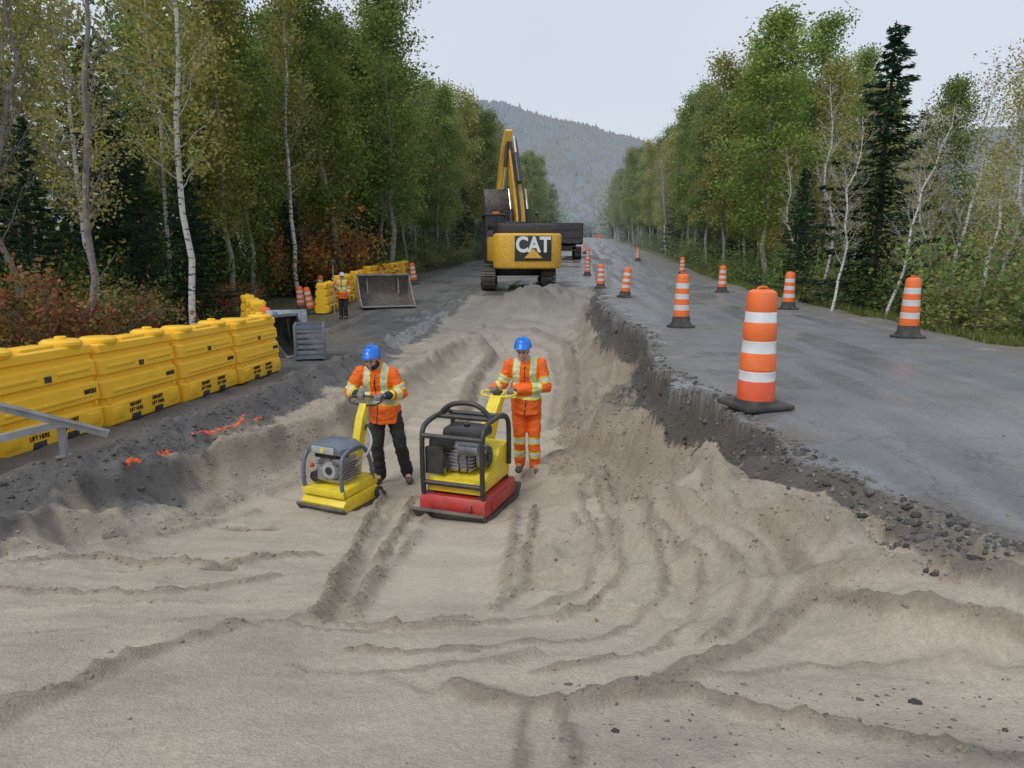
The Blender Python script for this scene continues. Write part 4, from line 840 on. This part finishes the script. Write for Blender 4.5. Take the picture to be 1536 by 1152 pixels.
for side in (-1,1):
    for row,off in enumerate([0,2.2,4.8,8.0,12]):
        y=14+random.random()*2
        while y<(230 if row<3 else 75):
            yy_=y+random.uniform(-.6,.6); e=(TL(yy_)-off-random.uniform(0,1)) if side<0 else (TR(yy_)+off+random.uniform(0,1))
            if side>0 and yy_<34 and row<2: 
                y+=2.4; continue
            x=e+KX*yy_
            if side>0 and yy_<21 and .54<x/yy_*.98<.60: y+=1.5; continue
            if abs(x)/yy_<.86:
                zone='near' if yy_<40 else ('middle' if yy_<85 else 'far')
                if side<0: pr={'near':[('aspen',.36),('birch',.22),('bare',.12),('spruce',.22),('yellow',.08)] if x/yy_>-.36 else [('birch',.30),('bare',.26),('spruce',.34),('aspen',.06),('yellow',.04)],'middle':[('aspen',.48),('birch',.14),('spruce',.11),('yellow',.27)],'far':[('aspen',.48),('yellow',.42),('spruce',.1)]}[zone]
                else: pr={'near':[('bare',.64),('birch',.16),('spruce',.15),('yellow',.05)],'middle':[('aspen',.32),('birch',.12),('bare',.10),('spruce',.08),('yellow',.38)],'far':[('aspen',.42),('yellow',.50),('spruce',.08)]}[zone]
                k=pick(pr); hh={'aspen':14.5,'yellow':13.5,'birch':13,'bare':11,'spruce':9}[k]*random.uniform(.85,1.12)
                if side>0: hh*={'near':.60,'middle':.96,'far':1.12}[zone]
                if side<0 and zone=='far': hh*=.93
                if side<0 and row==0 and k=='spruce': hh*=.75
                nm={'near':'foremost','middle':'middle','far':'farthest'}[zone]; sd='left' if side<0 else 'right'
                plant(k,x,yy_,hh,'%s in the %s part of the %s forest'%(DS[k],nm,sd),'%s trees, %s forest, %s'%(k,sd,zone),lean=(random.gauss(0,.03),random.gauss(0,.03)),wid=random.uniform(.85,1.25)); cnt+=1
            y+=(2.5 if yy_<45 else (3.5 if yy_<85 else 6.5))*(1+.12*row)*random.uniform(.8,1.2)
    y=13
    while y<62:
        for rr in range(2):
            e=(TL(y)+1.2-rr*2+random.uniform(-.8,.5)) if side<0 else (TR(y)-.4+rr*1.8+random.uniform(-.4,.8))
            if side<0 and 21<y<40: e-=1.6
            if side>0 and y<15: e+=1
            x=e+KX*y
            if abs(x)/y<.82:
                k=pick([('green',.56),('olive',.40),('rust',.03),('orange',.01)] if side<0 else [('green',.35),('olive',.62),('rust',.03)])
                ad={'green':'leafy green','olive':'yellowish olive','rust':'reddish brown','orange':'bright orange'}[k]
                plant(k,x,y,random.uniform(1.0,2.3) if side<0 else random.uniform(.9,1.9),'%s low bush in the shrub fringe of the %s forest'%(ad,'left' if side<0 else 'right'),'%s bushes, %s forest edge'%(k,'left' if side<0 else 'right'),wid=random.uniform(1,1.6))
        y+=random.uniform(1.7,2.5)+y*.02
def mass(name,label,cat,side,o0,o1,z0,z1,y0,y1,ncl,per,sig,size,pals,seed,dark=1,zpow=1.,yp=1.5):
    r=np.random.default_rng(seed); y=y0+(y1-y0)*r.random(ncl)**yp; e=np.array([TL(v) if side<0 else TR(v) for v in y]); off=r.uniform(o0,o1,ncl)
    x=e+side*off+KX*y; z=H(x,y)+z0+(z1-z0)*r.random(ncl)**zpow
    P=np.repeat(np.stack([x,y,z],1),per,0)+r.normal(0,1,(ncl*per,3))*np.array([sig,sig,sig*.75])
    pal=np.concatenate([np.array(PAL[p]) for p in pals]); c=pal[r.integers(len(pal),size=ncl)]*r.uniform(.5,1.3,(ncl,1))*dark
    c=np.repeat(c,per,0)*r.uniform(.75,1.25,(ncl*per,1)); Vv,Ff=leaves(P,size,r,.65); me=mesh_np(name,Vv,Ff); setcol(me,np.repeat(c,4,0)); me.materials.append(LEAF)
    return tag(link(name,me),label,cat,kind='stuff')
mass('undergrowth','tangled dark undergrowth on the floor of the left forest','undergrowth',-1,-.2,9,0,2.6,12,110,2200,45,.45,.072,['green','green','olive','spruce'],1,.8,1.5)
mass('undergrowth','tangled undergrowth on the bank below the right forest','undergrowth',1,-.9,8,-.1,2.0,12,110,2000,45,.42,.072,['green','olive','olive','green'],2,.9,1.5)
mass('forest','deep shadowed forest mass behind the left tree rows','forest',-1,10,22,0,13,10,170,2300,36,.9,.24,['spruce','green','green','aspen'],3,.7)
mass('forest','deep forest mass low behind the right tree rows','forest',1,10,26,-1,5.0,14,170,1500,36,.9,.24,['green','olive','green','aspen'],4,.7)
mass('forest','hazy far woods left of the road end below the hill','forest',-1,0,50,0,11,200,480,1500,36,2.2,.5,['green','aspen','yellow'],5,.9,1,1)
mass('forest','hazy far woods right of the road end below the hill','forest',1,0,60,0,12,200,480,1500,36,2.2,.5,['green','aspen','yellow'],6,.9,1,1)
mass('forest','hazy woods closing the far end of the road','forest',1,-22,10,0,9,440,500,500,36,2.2,.5,['green','aspen','green'],7,.8,1,1)
r=np.random.default_rng(9); n=16000; y=9+45*r.random(n)**1.3; s=7.3+np.abs(r.normal(0,1.0,n)); x=s+KX*y; z=H(x,y); h_=r.uniform(.08,.32,n); a=r.uniform(0,6.28,n); dx=np.cos(a)*.012;dy=np.sin(a)*.012; ln=r.normal(0,.08,(n,2))
Vg=np.stack([np.stack([x-dx,y-dy,z],1),np.stack([x+dx,y+dy,z],1),np.stack([x+ln[:,0],y+ln[:,1],z+h_],1)],1).reshape(-1,3); me=mesh_np('grass',Vg,np.arange(n*3).reshape(-1,3))
gc=np.array([[.16,.21,.06],[.28,.25,.10],[.12,.17,.05]])[r.integers(3,size=n)]*r.uniform(.7,1.3,(n,1)); setcol(me,np.repeat(gc,3,0)); me.materials.append(LEAF); tag(link('grass',me),'thin roadside grass on the right shoulder bank','grass',kind='stuff')
# fallen leaves
r=np.random.default_rng(19); n=220; y=2.5+14*r.random(n); s=np.where(r.random(n)<.7,r.uniform(1.5,6.5,n),r.uniform(-5,1.5,n)); x=s+KX*y; z=H(x,y)+.010
a=r.uniform(0,6.28,n); sz=r.uniform(.010,.022,n); u1=np.stack([np.cos(a),np.sin(a),r.uniform(-.2,.3,n)],1)*sz[:,None]; u2=np.stack([-np.sin(a),np.cos(a),r.uniform(-.2,.3,n)],1)*sz[:,None]*.6; P=np.stack([x,y,z],1)
me=mesh_np('fallen_leaves',np.stack([P-u1,P-u2,P+u1,P+u2],1).reshape(-1,3),np.arange(n*4).reshape(-1,4)); setcol(me,np.repeat(np.array([[.45,.30,.08],[.40,.18,.06],[.3,.22,.1]])[r.integers(3,size=n)],4,0)); me.materials.append(LEAF); tag(link('fallen_leaves',me),'small yellow and brown leaves fallen on road and sand','leaves',kind='stuff')
# ------------------------------------------------------------ DRUMS
def drum(px,Y,label,kind='b',hgt=1.08,tilt=(0,0),py=None,rz=0):
    x=pxx(px,Y,py or 480); t=empty('traffic_drum',label,'traffic drum',(x,Y,h1(x,Y)+.0),rz,'orange and white traffic drums along the roadworks'); t.rotation_euler=(tilt[0],tilt[1],rz)
    bm=NB(); k=hgt/1.08
    if kind=='a':
        pr=[(.185,.04),(.185,.24),(.178,.25),(.176,.33),(.170,.335),(.170,.345),(.176,.35),(.172,.50),(.165,.51),(.163,.60),(.158,.605),(.163,.615),(.160,.77),(.153,.78),(.150,.855),(.146,.86),(.15,.87),(.148,.985),(.135,1.03),(.10,1.05),(.0,1.055)]
        pr=[(a*.90,b) for a,b in pr]
        mi=[1,1,2,2,0,0,0,2,2,2,0,0,2,2,2,0,0,0,0,0,0]
    else:
        pr=[(.165,.20),(.165,.34),(.158,.345),(.156,.44),(.152,.445),(.15,.56),(.146,.565),(.145,.66),(.141,.665),(.139,.77),(.135,.775),(.134,.87),(.13,.875),(.128,.99),(.115,1.03),(.08,1.05),(0,1.055)]
        mi=[0,0,2,2,0,0,2,2,0,0,2,2,0,0,0,0,0]
    pr=[(a,b*k) for a,b in pr]; lathe(bm,pr,mis=mi); obj('body',bm,[ORG,REDO,WHT],t)
    bm=NB()
    if kind=='a':
        box(bm,(0,0,.025),(.50,.50,.05),bev=.02); lathe(bm,[(.20,.04),(.185,.075),(.172,.08)])
    else: lathe(bm,[(.29,0),(.29,.035),(.23,.05),(.19,.10),(.18,.2*k),(.168,.215*k),(.168,.22*k)])
    obj('base',bm,BLK,t)
    bm=NB(); tube(bm,smooth_path([(-.05,0,1.04*k),(-.04,0,1.07*k),(.04,0,1.07*k),(.05,0,1.04*k)],4),.010,6); obj('handle',bm,ORG,t)
    return t
drum(1133,6.4,'largest orange and white drum standing at the broken asphalt edge','a',1.10,rz=.3,py=600)
drum(1021,14.8,'black based drum at the cut edge left behind the largest drum','b',1.12,py=493)
drum(1362,12.8,'rightmost drum with black base beside the right shoulder','b',1.10,py=500)
drum(1182,20,'drum on the right shoulder between largest drum and rightmost drum','b',1.05,py=463)
drum(1083,28,'drum by the right road edge left of the tall aspen trunk','b',1.05,py=434)
drum(1023,42,'small distant drum directly above the black based drum at the cut','b',1.05,py=413)
drum(937,25,'leaning drum on the cut edge, second right of the excavator','b',1.05,(0,.09),py=447)
drum(901,31,'drum on the cut edge nearest right of the excavator','b',1.05,py=432)
drum(881,42,'nearer drum of the pair beside the black truck','b',1.0,py=410)
drum(882,56,'farther drum of the pair beside the black truck','b',1.0,py=385)
drum(877,75,'tiny farthest drum on the road beyond the truck','b',1.0,py=375)
drum(957,58,'tiny drum on the far right shoulder beyond the other drums','b',1.0,py=385)
drum(622,37,'leaning drum left of the excavator near the loader bucket','b',1.1,(0,-.12),py=427)
drum(468,29,'tilted drum behind the surveyor worker','b',1.1,(0,-.2),py=455)
drum(452,30,'drum left of the tilted drum behind the surveyor worker','b',1.0,(0,-.05),py=458)
drum(480,33,'drum partly hidden between the tilted drum and the far barriers','b',1.1,(0,.05),py=450)
drum(400,18.6,'drum beside the middle barrier cluster behind the near barriers','b',1.05,py=490)
# ------------------------------------------------------------ BARRIERS
def make_barrier(label):
    t=empty('water_filled_barrier',label,'barrier',(0,0,0),0,'yellow water filled barriers left of the excavation')
    hp=[(0,.25),(.02,.27),(.10,.285),(.25,.27),(.28,.22),(.335,.22),(.365,.262),(.50,.252),(.555,.245),(.585,.195),(.63,.195),(.66,.235),(.82,.220),(.85,.170),(.90,.170),(.925,.205),(1.01,.20),(1.03,.17)]
    bm=NB(); ys=[-.900,-.880,-.855,-.5,.5,.855,.880,.900]; Ls=[]
    for yi,yv_ in enumerate(ys):
        ins={0:.07,1:.035,6:.035,7:.07}.get(yi,0)
        Ls.append([bm.verts.new((max(.08,hw-ins),yv_,z)) for z,hw in hp]+[bm.verts.new((-max(.08,hw-ins),yv_,z)) for z,hw in reversed(hp)])
    n=len(Ls[0])
    for a,b in zip(Ls[:-1],Ls[1:]):
        for i in range(n): bm.faces.new((a[i],a[(i+1)%n],b[(i+1)%n],b[i]))
    bm.faces.new(Ls[0]); bm.faces.new(Ls[-1][::-1]); paint(bm,0)
    for yc in (-.58,.58): lathe(bm,[(.22,1.00),(.24,1.04),(.235,1.07),(.19,1.10),(.0,1.105)],c=(0,yc,0),k=24)
    box(bm,(0,0,1.045),(.30,.55,.04),bev=.015)
    for sx in(-1,1):
        box(bm,(sx*.250,0,.43),(.045,1.45,.045),bev=.015)
        for yc in (-.46,.46): box(bm,(sx*.222,yc,.74),(.045,.60,.045),bev=.015)
        for yc in (-.68,.68): box(bm,(sx*.272,yc,.15),(.045,.24,.15),bev=.02)
        for yc in (-.80,.80): box(bm,(sx*.205,yc,.305),(.10,.06,.09),bev=.012)
    obj('body',bm,YEL,t,ang=30)
    for sx in (-1,1):
        for yc in(-.28,.28):
            bm=NB(); box(bm,(sx*.278,yc,.05),(.02,.2,.07),bev=.004); obj('forklift_slot_shade',bm,BPL,t)  # raised black box, painted shade in place of an open slot
        bm=NB(); box(bm,(sx*.236,0,.71),(.012,.11,.07),bev=.003); obj('recess_shade',bm,BPL,t)  # thin black block stands in for the dark inside of a hole
        if sx==1:
            for s_t,yc,zc,sz in [('NO LIFT',-.28,.205,.072),('LIFT HERE',-.28,.130,.072),('NO LIFT',.26,.205,.072),('LIFT HERE',.26,.130,.072),('MASH',.68,.475,.085)]:
                text(s_t,sz,BTX,t,(.284 if zc<.3 else .262,yc,zc),(R(90),0,R(90)),ext=.006,bold=.0005)
    bm=NB(); lathe(bm,[(.07,1.10),(.07,1.125),(.06,1.135)],c=(0,.58,0),k=16); obj('fill_cap',bm,YEL,t)
    return t
b0=make_barrier('x')
def put_barrier(o,x,y,dz=0,rz=0,tilt=-.03):
    o.location=(x,y,h1(x,y)+dz); o.rotation_euler=(tilt,0,rz); o.scale=(1,1,1.08)
yb=[6.39,8.24,10.09,11.94,13.79]
bl=['nearest yellow barrier, cut off by the left photo edge','long yellow barrier second from the left photo edge','yellow barrier with black lettering, third from the left','yellow barrier in fourth place of the near row','last yellow barrier ending the near row by the grey crate']
for i,y in enumerate(yb):
    q=b0 if i==0 else dup(b0); q['label']=bl[i]; s=-6.52+random.uniform(-.04,.04); put_barrier(q,s+KX*y,y,0,-math.atan(KX)+random.uniform(-.03,.03)); q.location.z=float(zl_of(y))
for i,(px,y,dz) in enumerate([(384,20.8,.0),(377,22.7,.0),(370,24.7,.0)]):
    q=dup(b0,['first barrier of the middle cluster seen over the near row','second barrier of the middle cluster seen over the near row','farthest barrier of the middle cluster seen over the near row'][i]); put_barrier(q,pxx(px,y),y,dz,.36)
for i in range(7):
    y=29.3+i*1.95; q=dup(b0,['far yellow barrier beside the surveyor worker','second far barrier behind the surveyor worker','far barrier left of the loader bucket','far barrier right behind the loader bucket','fifth far barrier beyond the loader bucket','sixth far barrier beyond the loader bucket','last far barrier next to the leaning drum'][i]); put_barrier(q,-10.4+.05*i+KX*y,y,0,.04*(-1)**i-.03,0)
t=empty('steel_brace','galvanised steel angle brace leaning in front of the nearest barrier','brace',(0,0,0))
a=at(-60,592,6.6);b_=at(158,646,7.55)
def beam(bm,a,b,w,h,mi=0):
    a=Vector(a);b=Vector(b);d=b-a; M=Matrix.Translation((a+b)/2)@d.to_track_quat('X','Z').to_matrix().to_4x4()@Matrix.Diagonal((d.length,w,h,1)); bmesh.ops.create_cube(bm,size=1,matrix=M); paint(bm,mi)
bm=NB(); beam(bm,a,b_,.10,.014); beam(bm,a+Vector((0,.05,-.045)),b_+Vector((0,.05,-.045)),.014,.09); obj('beam',bm,GALV,t)
bm=NB(); beam(bm,at(-60,672,6.7),at(95,634,7.3),.08,.07); obj('strut',bm,GALV,t)
bm=NB(); p=at(90,628,7.28); beam(bm,p,(p.x,p.y,h1(p.x,p.y)-.02),.06,.06); box(bm,(p.x,p.y,h1(p.x,p.y)+.01),(.14,.14,.012)); obj('foot',bm,GALV,t)
# ------------------------------------------------------------ steel crate / attachments
def place(px,py,Y): x=at(px,py,Y).x; return (x,Y,h1(x,Y))
t=empty('steel_crate','grey slatted steel crate beside the end of the near barriers','crate',place(466,530,16.6),.25)
bm=NB()
for sx in(-.32,.32):
    for sy in(-.4,.4): box(bm,(sx,sy,.4),(.06,.06,.8),bev=.006)
for z in(.06,.76):
    for sx in(-.32,.32): box(bm,(sx,0,z),(.058,.8,.07))
    for sy in(-.4,.4): box(bm,(0,sy,z),(.64,.058,.072))
obj('frame',bm,GRY,t)
bm=NB()
for i in range(5):
    z=.18+i*.125; box(bm,(0,-.39,z),(.6,.03,.07)); box(bm,(0,.39,z),(.6,.03,.07)); box(bm,(-.31,0,z),(.03,.75,.07)); box(bm,(.31,0,z),(.03,.75,.07))
box(bm,(0,0,.1),(.6,.74,.04)); obj('slat_panel',bm,STL,t)
def bucket(name,label,loc,rz,w,sc,mats,tilt=0,inner=None):
    t=empty(name,label,'bucket',loc,rz); t.rotation_euler=(tilt,0,rz)
    prof=[(-.70,.02),(-.3,-.0),(.05,.03),(.30,.14),(.45,.34),(.48,.58),(.40,.80),(.24,.95)]
    prof=[(a*sc,b*sc) for a,b in prof]
    bm=NB(); A=[]
    for (a,b) in prof: A.append((bm.verts.new((-w/2,a,b)),bm.verts.new((w/2,a,b))))
    for p,q in zip(A[:-1],A[1:]): bm.faces.new((p[0],p[1],q[1],q[0]))
    bmesh.ops.solidify(bm,geom=bm.faces[:],thickness=.04*sc); paint(bm,0); obj('shell',bm,mats,t)
    for sx in (-1,1):
        bm=NB(); prism(bm,prof+[(.02*sc,.72*sc),(-.30*sc,.30*sc)],'x',sx*w/2-.02,sx*w/2+.02); obj('side_plate',bm,mats,t)
    bm=NB(); box(bm,(0,-.71*sc,.02),(w+.06,.14*sc,.04)); obj('cutting_edge',bm,GALV,t)
    bm=NB(); box(bm,(0,.24*sc,.96*sc),(w+.04,.12,.06)); obj('top_edge',bm,STL,t)
    for sx in(-.3,.3):
        bm=NB(); prism(bm,[(.3*sc,.35*sc),(.75*sc,.55*sc),(.75*sc,.75*sc),(.35*sc,.9*sc)],'x',sx*w-.03,sx*w+.03); obj('coupler_ear',bm,mats,t)
    return t
BKS=pmat('scoured bucket steel',(.28,.26,.235),.5,.2,var=.35,dirt=.7,dcol=(.32,.27,.21),dscale=2)
bucket('digging_bucket','black digging bucket standing behind the grey steel crate',place(432,528,17.3),.9,.9,.95,DSTL)
bucket('loader_bucket','wide steel loader bucket lying open by the far barriers',place(578,458,29.5),.35,2.15,1.28,BKS)
t=empty('steel_plate','grey steel trench plate leaning behind the digging bucket','plate',place(432,505,18.3),.3); bm=NB(); box(bm,(0,0,.5),(1.0,.06,1.0),rot=(-.35,0,0),bev=.01); obj('panel',bm,STL,t)
for sx in(-.3,.3): bm=NB(); box(bm,(sx,-.04,.5),(.08,.05,.95),rot=(-.35,0,0)); obj('rib',bm,STL,t)
# ------------------------------------------------------------ EXCAVATOR
ex,ey=.28,34.6; ez=float(np.mean([h1(ex,33.),h1(ex,36.)]))-.08 
EX=empty('excavator','large yellow tracked excavator with raised boom parked on the sand','excavator',(ex,ey,ez),0)
for sx in (-1,1):
    bm=NB(); n=48; Lh=1.95; rr=.43; per=4*Lh+2*math.pi*rr
    for i in range(n):
        d=i*per/n
        if d<2*Lh: p=(-Lh+d,0); a=0
        elif d<2*Lh+math.pi*rr: q=(d-2*Lh)/rr; p=(Lh+rr*math.sin(q),rr-rr*math.cos(q)); a=q
        elif d<4*Lh+math.pi*rr: p=(Lh-(d-2*Lh-math.pi*rr),2*rr); a=math.pi
        else: q=(d-4*Lh-math.pi*rr)/rr; p=(-Lh-rr*math.sin(q),rr+rr*math.cos(q)); a=math.pi+q
        box(bm,(sx*1.36,p[0],p[1]+.03),(.66,per/n*.86,.05),rot=(a,0,0)); box(bm,(sx*1.36,p[0]-.0,p[1]+.03),(.64,.03,.11),rot=(a,0,0))
    obj('track',bm,DSTL,EX,smooth=False)
    bm=NB(); box(bm,(sx*1.36,0,.5),(.34,3.9,.5),bev=.05); 
    for yy_ in np.linspace(-1.6,1.6,8): cyl(bm,(sx*1.36-.2,yy_,.2),(sx*1.36+.2,yy_,.2),.14)
    cyl(bm,(sx*1.36-.22,-Lh,.46),(sx*1.36+.22,-Lh,.46),.36,k=20); cyl(bm,(sx*1.36-.22,Lh,.46),(sx*1.36+.22,Lh,.46),.36,k=20); obj('track_frame',bm,DSTL,EX)
bm=NB(); box(bm,(0,0,.75),(2.3,1.6,.45),bev=.1); cyl(bm,(0,0,.9),(0,0,1.2),.8,k=24); obj('undercarriage',bm,BPL,EX)
HR=R(9)
def hx(o): o.rotation_euler=(0,0,HR); return o
cwp=[(-1.5,-2.3),(-1.5,-2.75),(-1.32,-3.1),(-.9,-3.28),(.9,-3.28),(1.32,-3.1),(1.5,-2.75),(1.5,-2.3)]
bm=NB(); prism(bm,cwp,'z',.92,2.44,bev=.10); hx(obj('counterweight',bm,CATY,EX,ang=50))
bm=NB(); box(bm,(-.96,-.4,1.75),(1.0,3.7,1.1),bev=.05,mi=0); box(bm,(.98,-.4,1.75),(.98,3.7,1.1),bev=.05,mi=0); box(bm,(0,-1.5,1.7),(1.3,1.7,1.1),mi=1); box(bm,(0,-.3,1.15),(2.9,4.0,.18),mi=1); hx(obj('house',bm,[CATY,BPL],EX))
bm=NB(); box(bm,(.05,-1.7,2.62),(2.75,1.5,.50),bev=.08); box(bm,(.75,-.3,2.55),(.9,1.4,.5),bev=.05); box(bm,(-.4,-1.5,2.92),(.9,.7,.12),bev=.03); hx(obj('engine_hood',bm,BPL,EX))
bm=NB(); box(bm,(-1.02,1.0,1.95),(1.0,1.75,1.4),bev=.06); box(bm,(-1.02,.9,3.36),(1.05,1.8,.10),bev=.03)
for sx in(-1.48,-.57):
    for sy in(.14,1.75): box(bm,(sx,sy,2.98),(.09,.09,.78))
CB=hx(obj('cab',bm,BPL,EX))
bm=NB(); box(bm,(-1.02,.95,2.98),(.86,1.5,.66)); obj('window',bm,GLS,CB)
bm=NB(); cyl(bm,(.6,-1.5,2.8),(.6,-1.5,3.3),.07); cyl(bm,(.6,-1.5,3.3),(.6,-1.65,3.4),.07); hx(obj('exhaust_pipe',bm,DSTL,EX))
bm=NB()
for pts in ([(-1.3,-2.6,2.4),(-1.3,-2.6,3.05),(-1.3,-1.2,3.05),(-1.3,-1.2,2.4)],[(1.35,-2.3,2.4),(1.35,-2.3,3.05),(1.35,.8,3.05),(1.35,.8,2.3)],[(-1.3,-1.9,2.4),(-1.3,-1.9,3.05)],[(1.35,-1,2.4),(1.35,-1,3.05)],[(1.35,.2,2.4),(1.35,.2,3.05)]): tube(bm,pts,.025,6)
hx(obj('handrail',bm,BPL,EX))
bm=NB(); box(bm,(-1.78,1.2,3.0),(.25,.04,.4),bev=.01); tube(bm,[(-1.48,1.2,2.7),(-1.78,1.2,2.85)],.02,5); hx(obj('mirror',bm,BPL,EX))
bm=NB(); box(bm,(.12,-3.30,1.80),(1.62,.03,1.08),bev=.005); LP_=hx(obj('logo_panel',bm,BPL,EX))
text('CAT',.90,WTX,LP_,(.12,-3.325,1.93),(R(90),0,0),name='lettering',ext=.008,bold=.03,sx=.86)
bm=NB(); prism(bm,[(-.28,1.38),(.52,1.38),(.12,1.80)],'y',-3.352,-3.338); obj('logo_triangle',bm,CATY,LP_)
def rotb(o): o.rotation_euler=(0,0,R(10.5)); return o
def plate2(bm,pts,w,x0=0,mi=0): prism(bm,pts,'x',x0-w/2,x0+w/2,mi=mi,bev=.02)
bm=NB(); plate2(bm,[(.8,1.7),(1.25,1.6),(2.1,3.0),(3.0,4.4),(3.75,5.7),(4.35,6.9),(4.3,7.2),(4.0,7.25),(3.3,6.3),(2.25,4.75),(1.4,3.3)],.48,.45); BO=rotb(obj('boom',bm,CATY,EX))
for xx in(.03,.87):
    bm=NB(); cyl(bm,(xx,1.5,1.9),(xx,2.0,3.7),.12); obj('boom_cylinder',bm,BPL,BO)
    bm=NB(); cyl(bm,(xx,2.0,3.7),(xx,2.6,4.7),.07); obj('piston_rod',bm,CHR,BO)
bm=NB(); cyl(bm,(.45,1.95,5.0),(.45,2.9,6.5),.13); obj('stick_cylinder',bm,BPL,BO)
bm=NB(); cyl(bm,(.45,2.9,6.5),(.45,3.5,7.4),.06); obj('piston_rod',bm,CHR,BO)
for dx in(.26,.34,.60): bm=NB(); tube(bm,smooth_path([(dx,.9,2.2),(dx,1.15,3.5),(dx,2.0,4.95),(dx,3.05,6.5),(dx,3.8,7.35)],4),.04,5); obj('hydraulic_hose',bm,BPL,BO)
bm=NB(); plate2(bm,[(3.45,7.65),(3.8,7.8),(4.3,7.45),(4.6,6.9),(4.4,4.5),(4.15,4.3),(3.95,4.4),(3.85,6.4)],.36,.0)
for o_ in bm.verts: o_.co.x+= .20-(7.5-o_.co.z)*.13
ST_=rotb(obj('stick',bm,CATY,EX))
bm=NB(); cyl(bm,(.18,3.7,7.3),(.02,3.55,5.9),.10); obj('bucket_cylinder',bm,BPL,ST_)
bm=NB(); cyl(bm,(.02,3.55,5.9),(-.1,3.6,4.8),.05); obj('piston_rod',bm,CHR,ST_)
bm=NB(); A=[(4.1,4.65),(3.7,4.8),(3.3,4.4),(3.1,3.8),(3.3,3.2),(3.7,3.0),(4.1,3.1),(4.3,3.4)]
prism(bm,A,'x',-1.1,.30,bev=.03)
for i in range(5): prism(bm,[(4.2,3.2),(4.3,3.4),(4.5,3.65)],'x',-1.05+i*.3,-.93+i*.3)
rotb(obj('bucket',bm,DSTL,EX))
bm=NB(); box(bm,(-.99,.5,3.46),(.3,.2,.1)); hx(obj('beacon',bm,ORG,EX))
# ------------------------------------------------------------ DUMP TRUCKS
def truck(label,loc,rz):
    t=empty('dump_truck',label,'dump truck',loc,rz,'black dump trucks waiting beyond the excavator')
    bm=NB(); prism(bm,[(-2.9,1.35),(-2.75,2.75),(2.7,2.85),(2.7,1.2),(-2.6,1.2)],'x',-1.25,1.25,bev=.03)
    for yy_ in np.linspace(-2.3,2.3,8):
        for sx in(-1,1): box(bm,(sx*1.28,yy_,2.0),(.08,.12,1.5))
    for sx in(-1,1): box(bm,(sx*1.27,0,2.82),(.12,5.4,.12))
    obj('dump_body',bm,BPL,t)
    bm=NB(); prism(bm,[(-2.96,1.3),(-2.80,2.9),(-2.86,2.92),(-3.04,1.3)],'x',-1.22,1.22)
    for x in(-1.1,-.37,.37,1.1): box(bm,(x,-2.97,2.1),(.1,.1,1.5),rot=(-.1,0,0))
    box(bm,(0,-3.0,1.75),(2.3,.07,.1)); box(bm,(0,-2.93,2.4),(2.3,.07,.1)); obj('tailgate',bm,BPL,t)
    bm=NB(); box(bm,(0,3.9,1.9),(2.3,1.9,1.7),bev=.12); box(bm,(0,5.4,1.45),(1.9,1.4,.9),bev=.15); CBB=obj('cab',bm,BPL,t)
    bm=NB(); box(bm,(0,2.93,2.3),(1.8,.03,.5)); obj('rear_window',bm,GLS,CBB)
    bm=NB(); box(bm,(0,4.87,2.35),(1.9,.05,.6)); obj('windscreen',bm,GLS,CBB)
    bm=NB(); box(bm,(0,1.2,.95),(.9,8.0,.3)); box(bm,(0,-2.7,.75),(2.2,.15,.15)); obj('chassis',bm,BPL,t)
    for yy_ in(-1.9,-.6,4.6):
        for sx in(-1,1):
            bm=NB(); w_=.55 if yy_<3 else .3; cyl(bm,(sx*1.2-sx*w_,yy_,.52),(sx*1.2,yy_,.52),.52,k=24); wo=obj('wheel',bm,BLK,t)
            bm=NB(); cyl(bm,(sx*1.15,yy_,.52),(sx*1.215,yy_,.52),.28,k=16); obj('rim',bm,GALV,wo)
    for sx in(-1,1):
        bm=NB(); box(bm,(sx*.9,-2.8,.95),(.3,.05,.12)); obj('tail_light',bm,RLT,t)
        bm=NB(); box(bm,(sx*.9,-2.6,.55),(.55,.02,.6)); obj('mud_flap',bm,BPL,t)
    return t
x=pxx(849,61,387); T1=truck('black dump truck seen from behind, right of the excavator',(x,62,h1(x,61)),-.02)
T2=dup(T1,'black dump truck mostly hidden behind the excavator'); x=pxx(808,70,387); T2.location=(x,73,h1(x,71)); T2.rotation_euler=(0,0,-.02)
x=pxx(896,120,345); t=empty('road_sign','tiny orange diamond warning sign far down the road','road sign',(x,120,h1(x,120))); bm=NB(); box(bm,(0,0,1.3),(.6,.03,.6),rot=(0,math.pi/4,0)); obj('panel',bm,ORG,t); bm=NB(); cyl(bm,(0,.03,0),(0,.03,1.0),.03); box(bm,(0,.03,.03),(.8,.5,.05)); obj('post',bm,GALV,t)
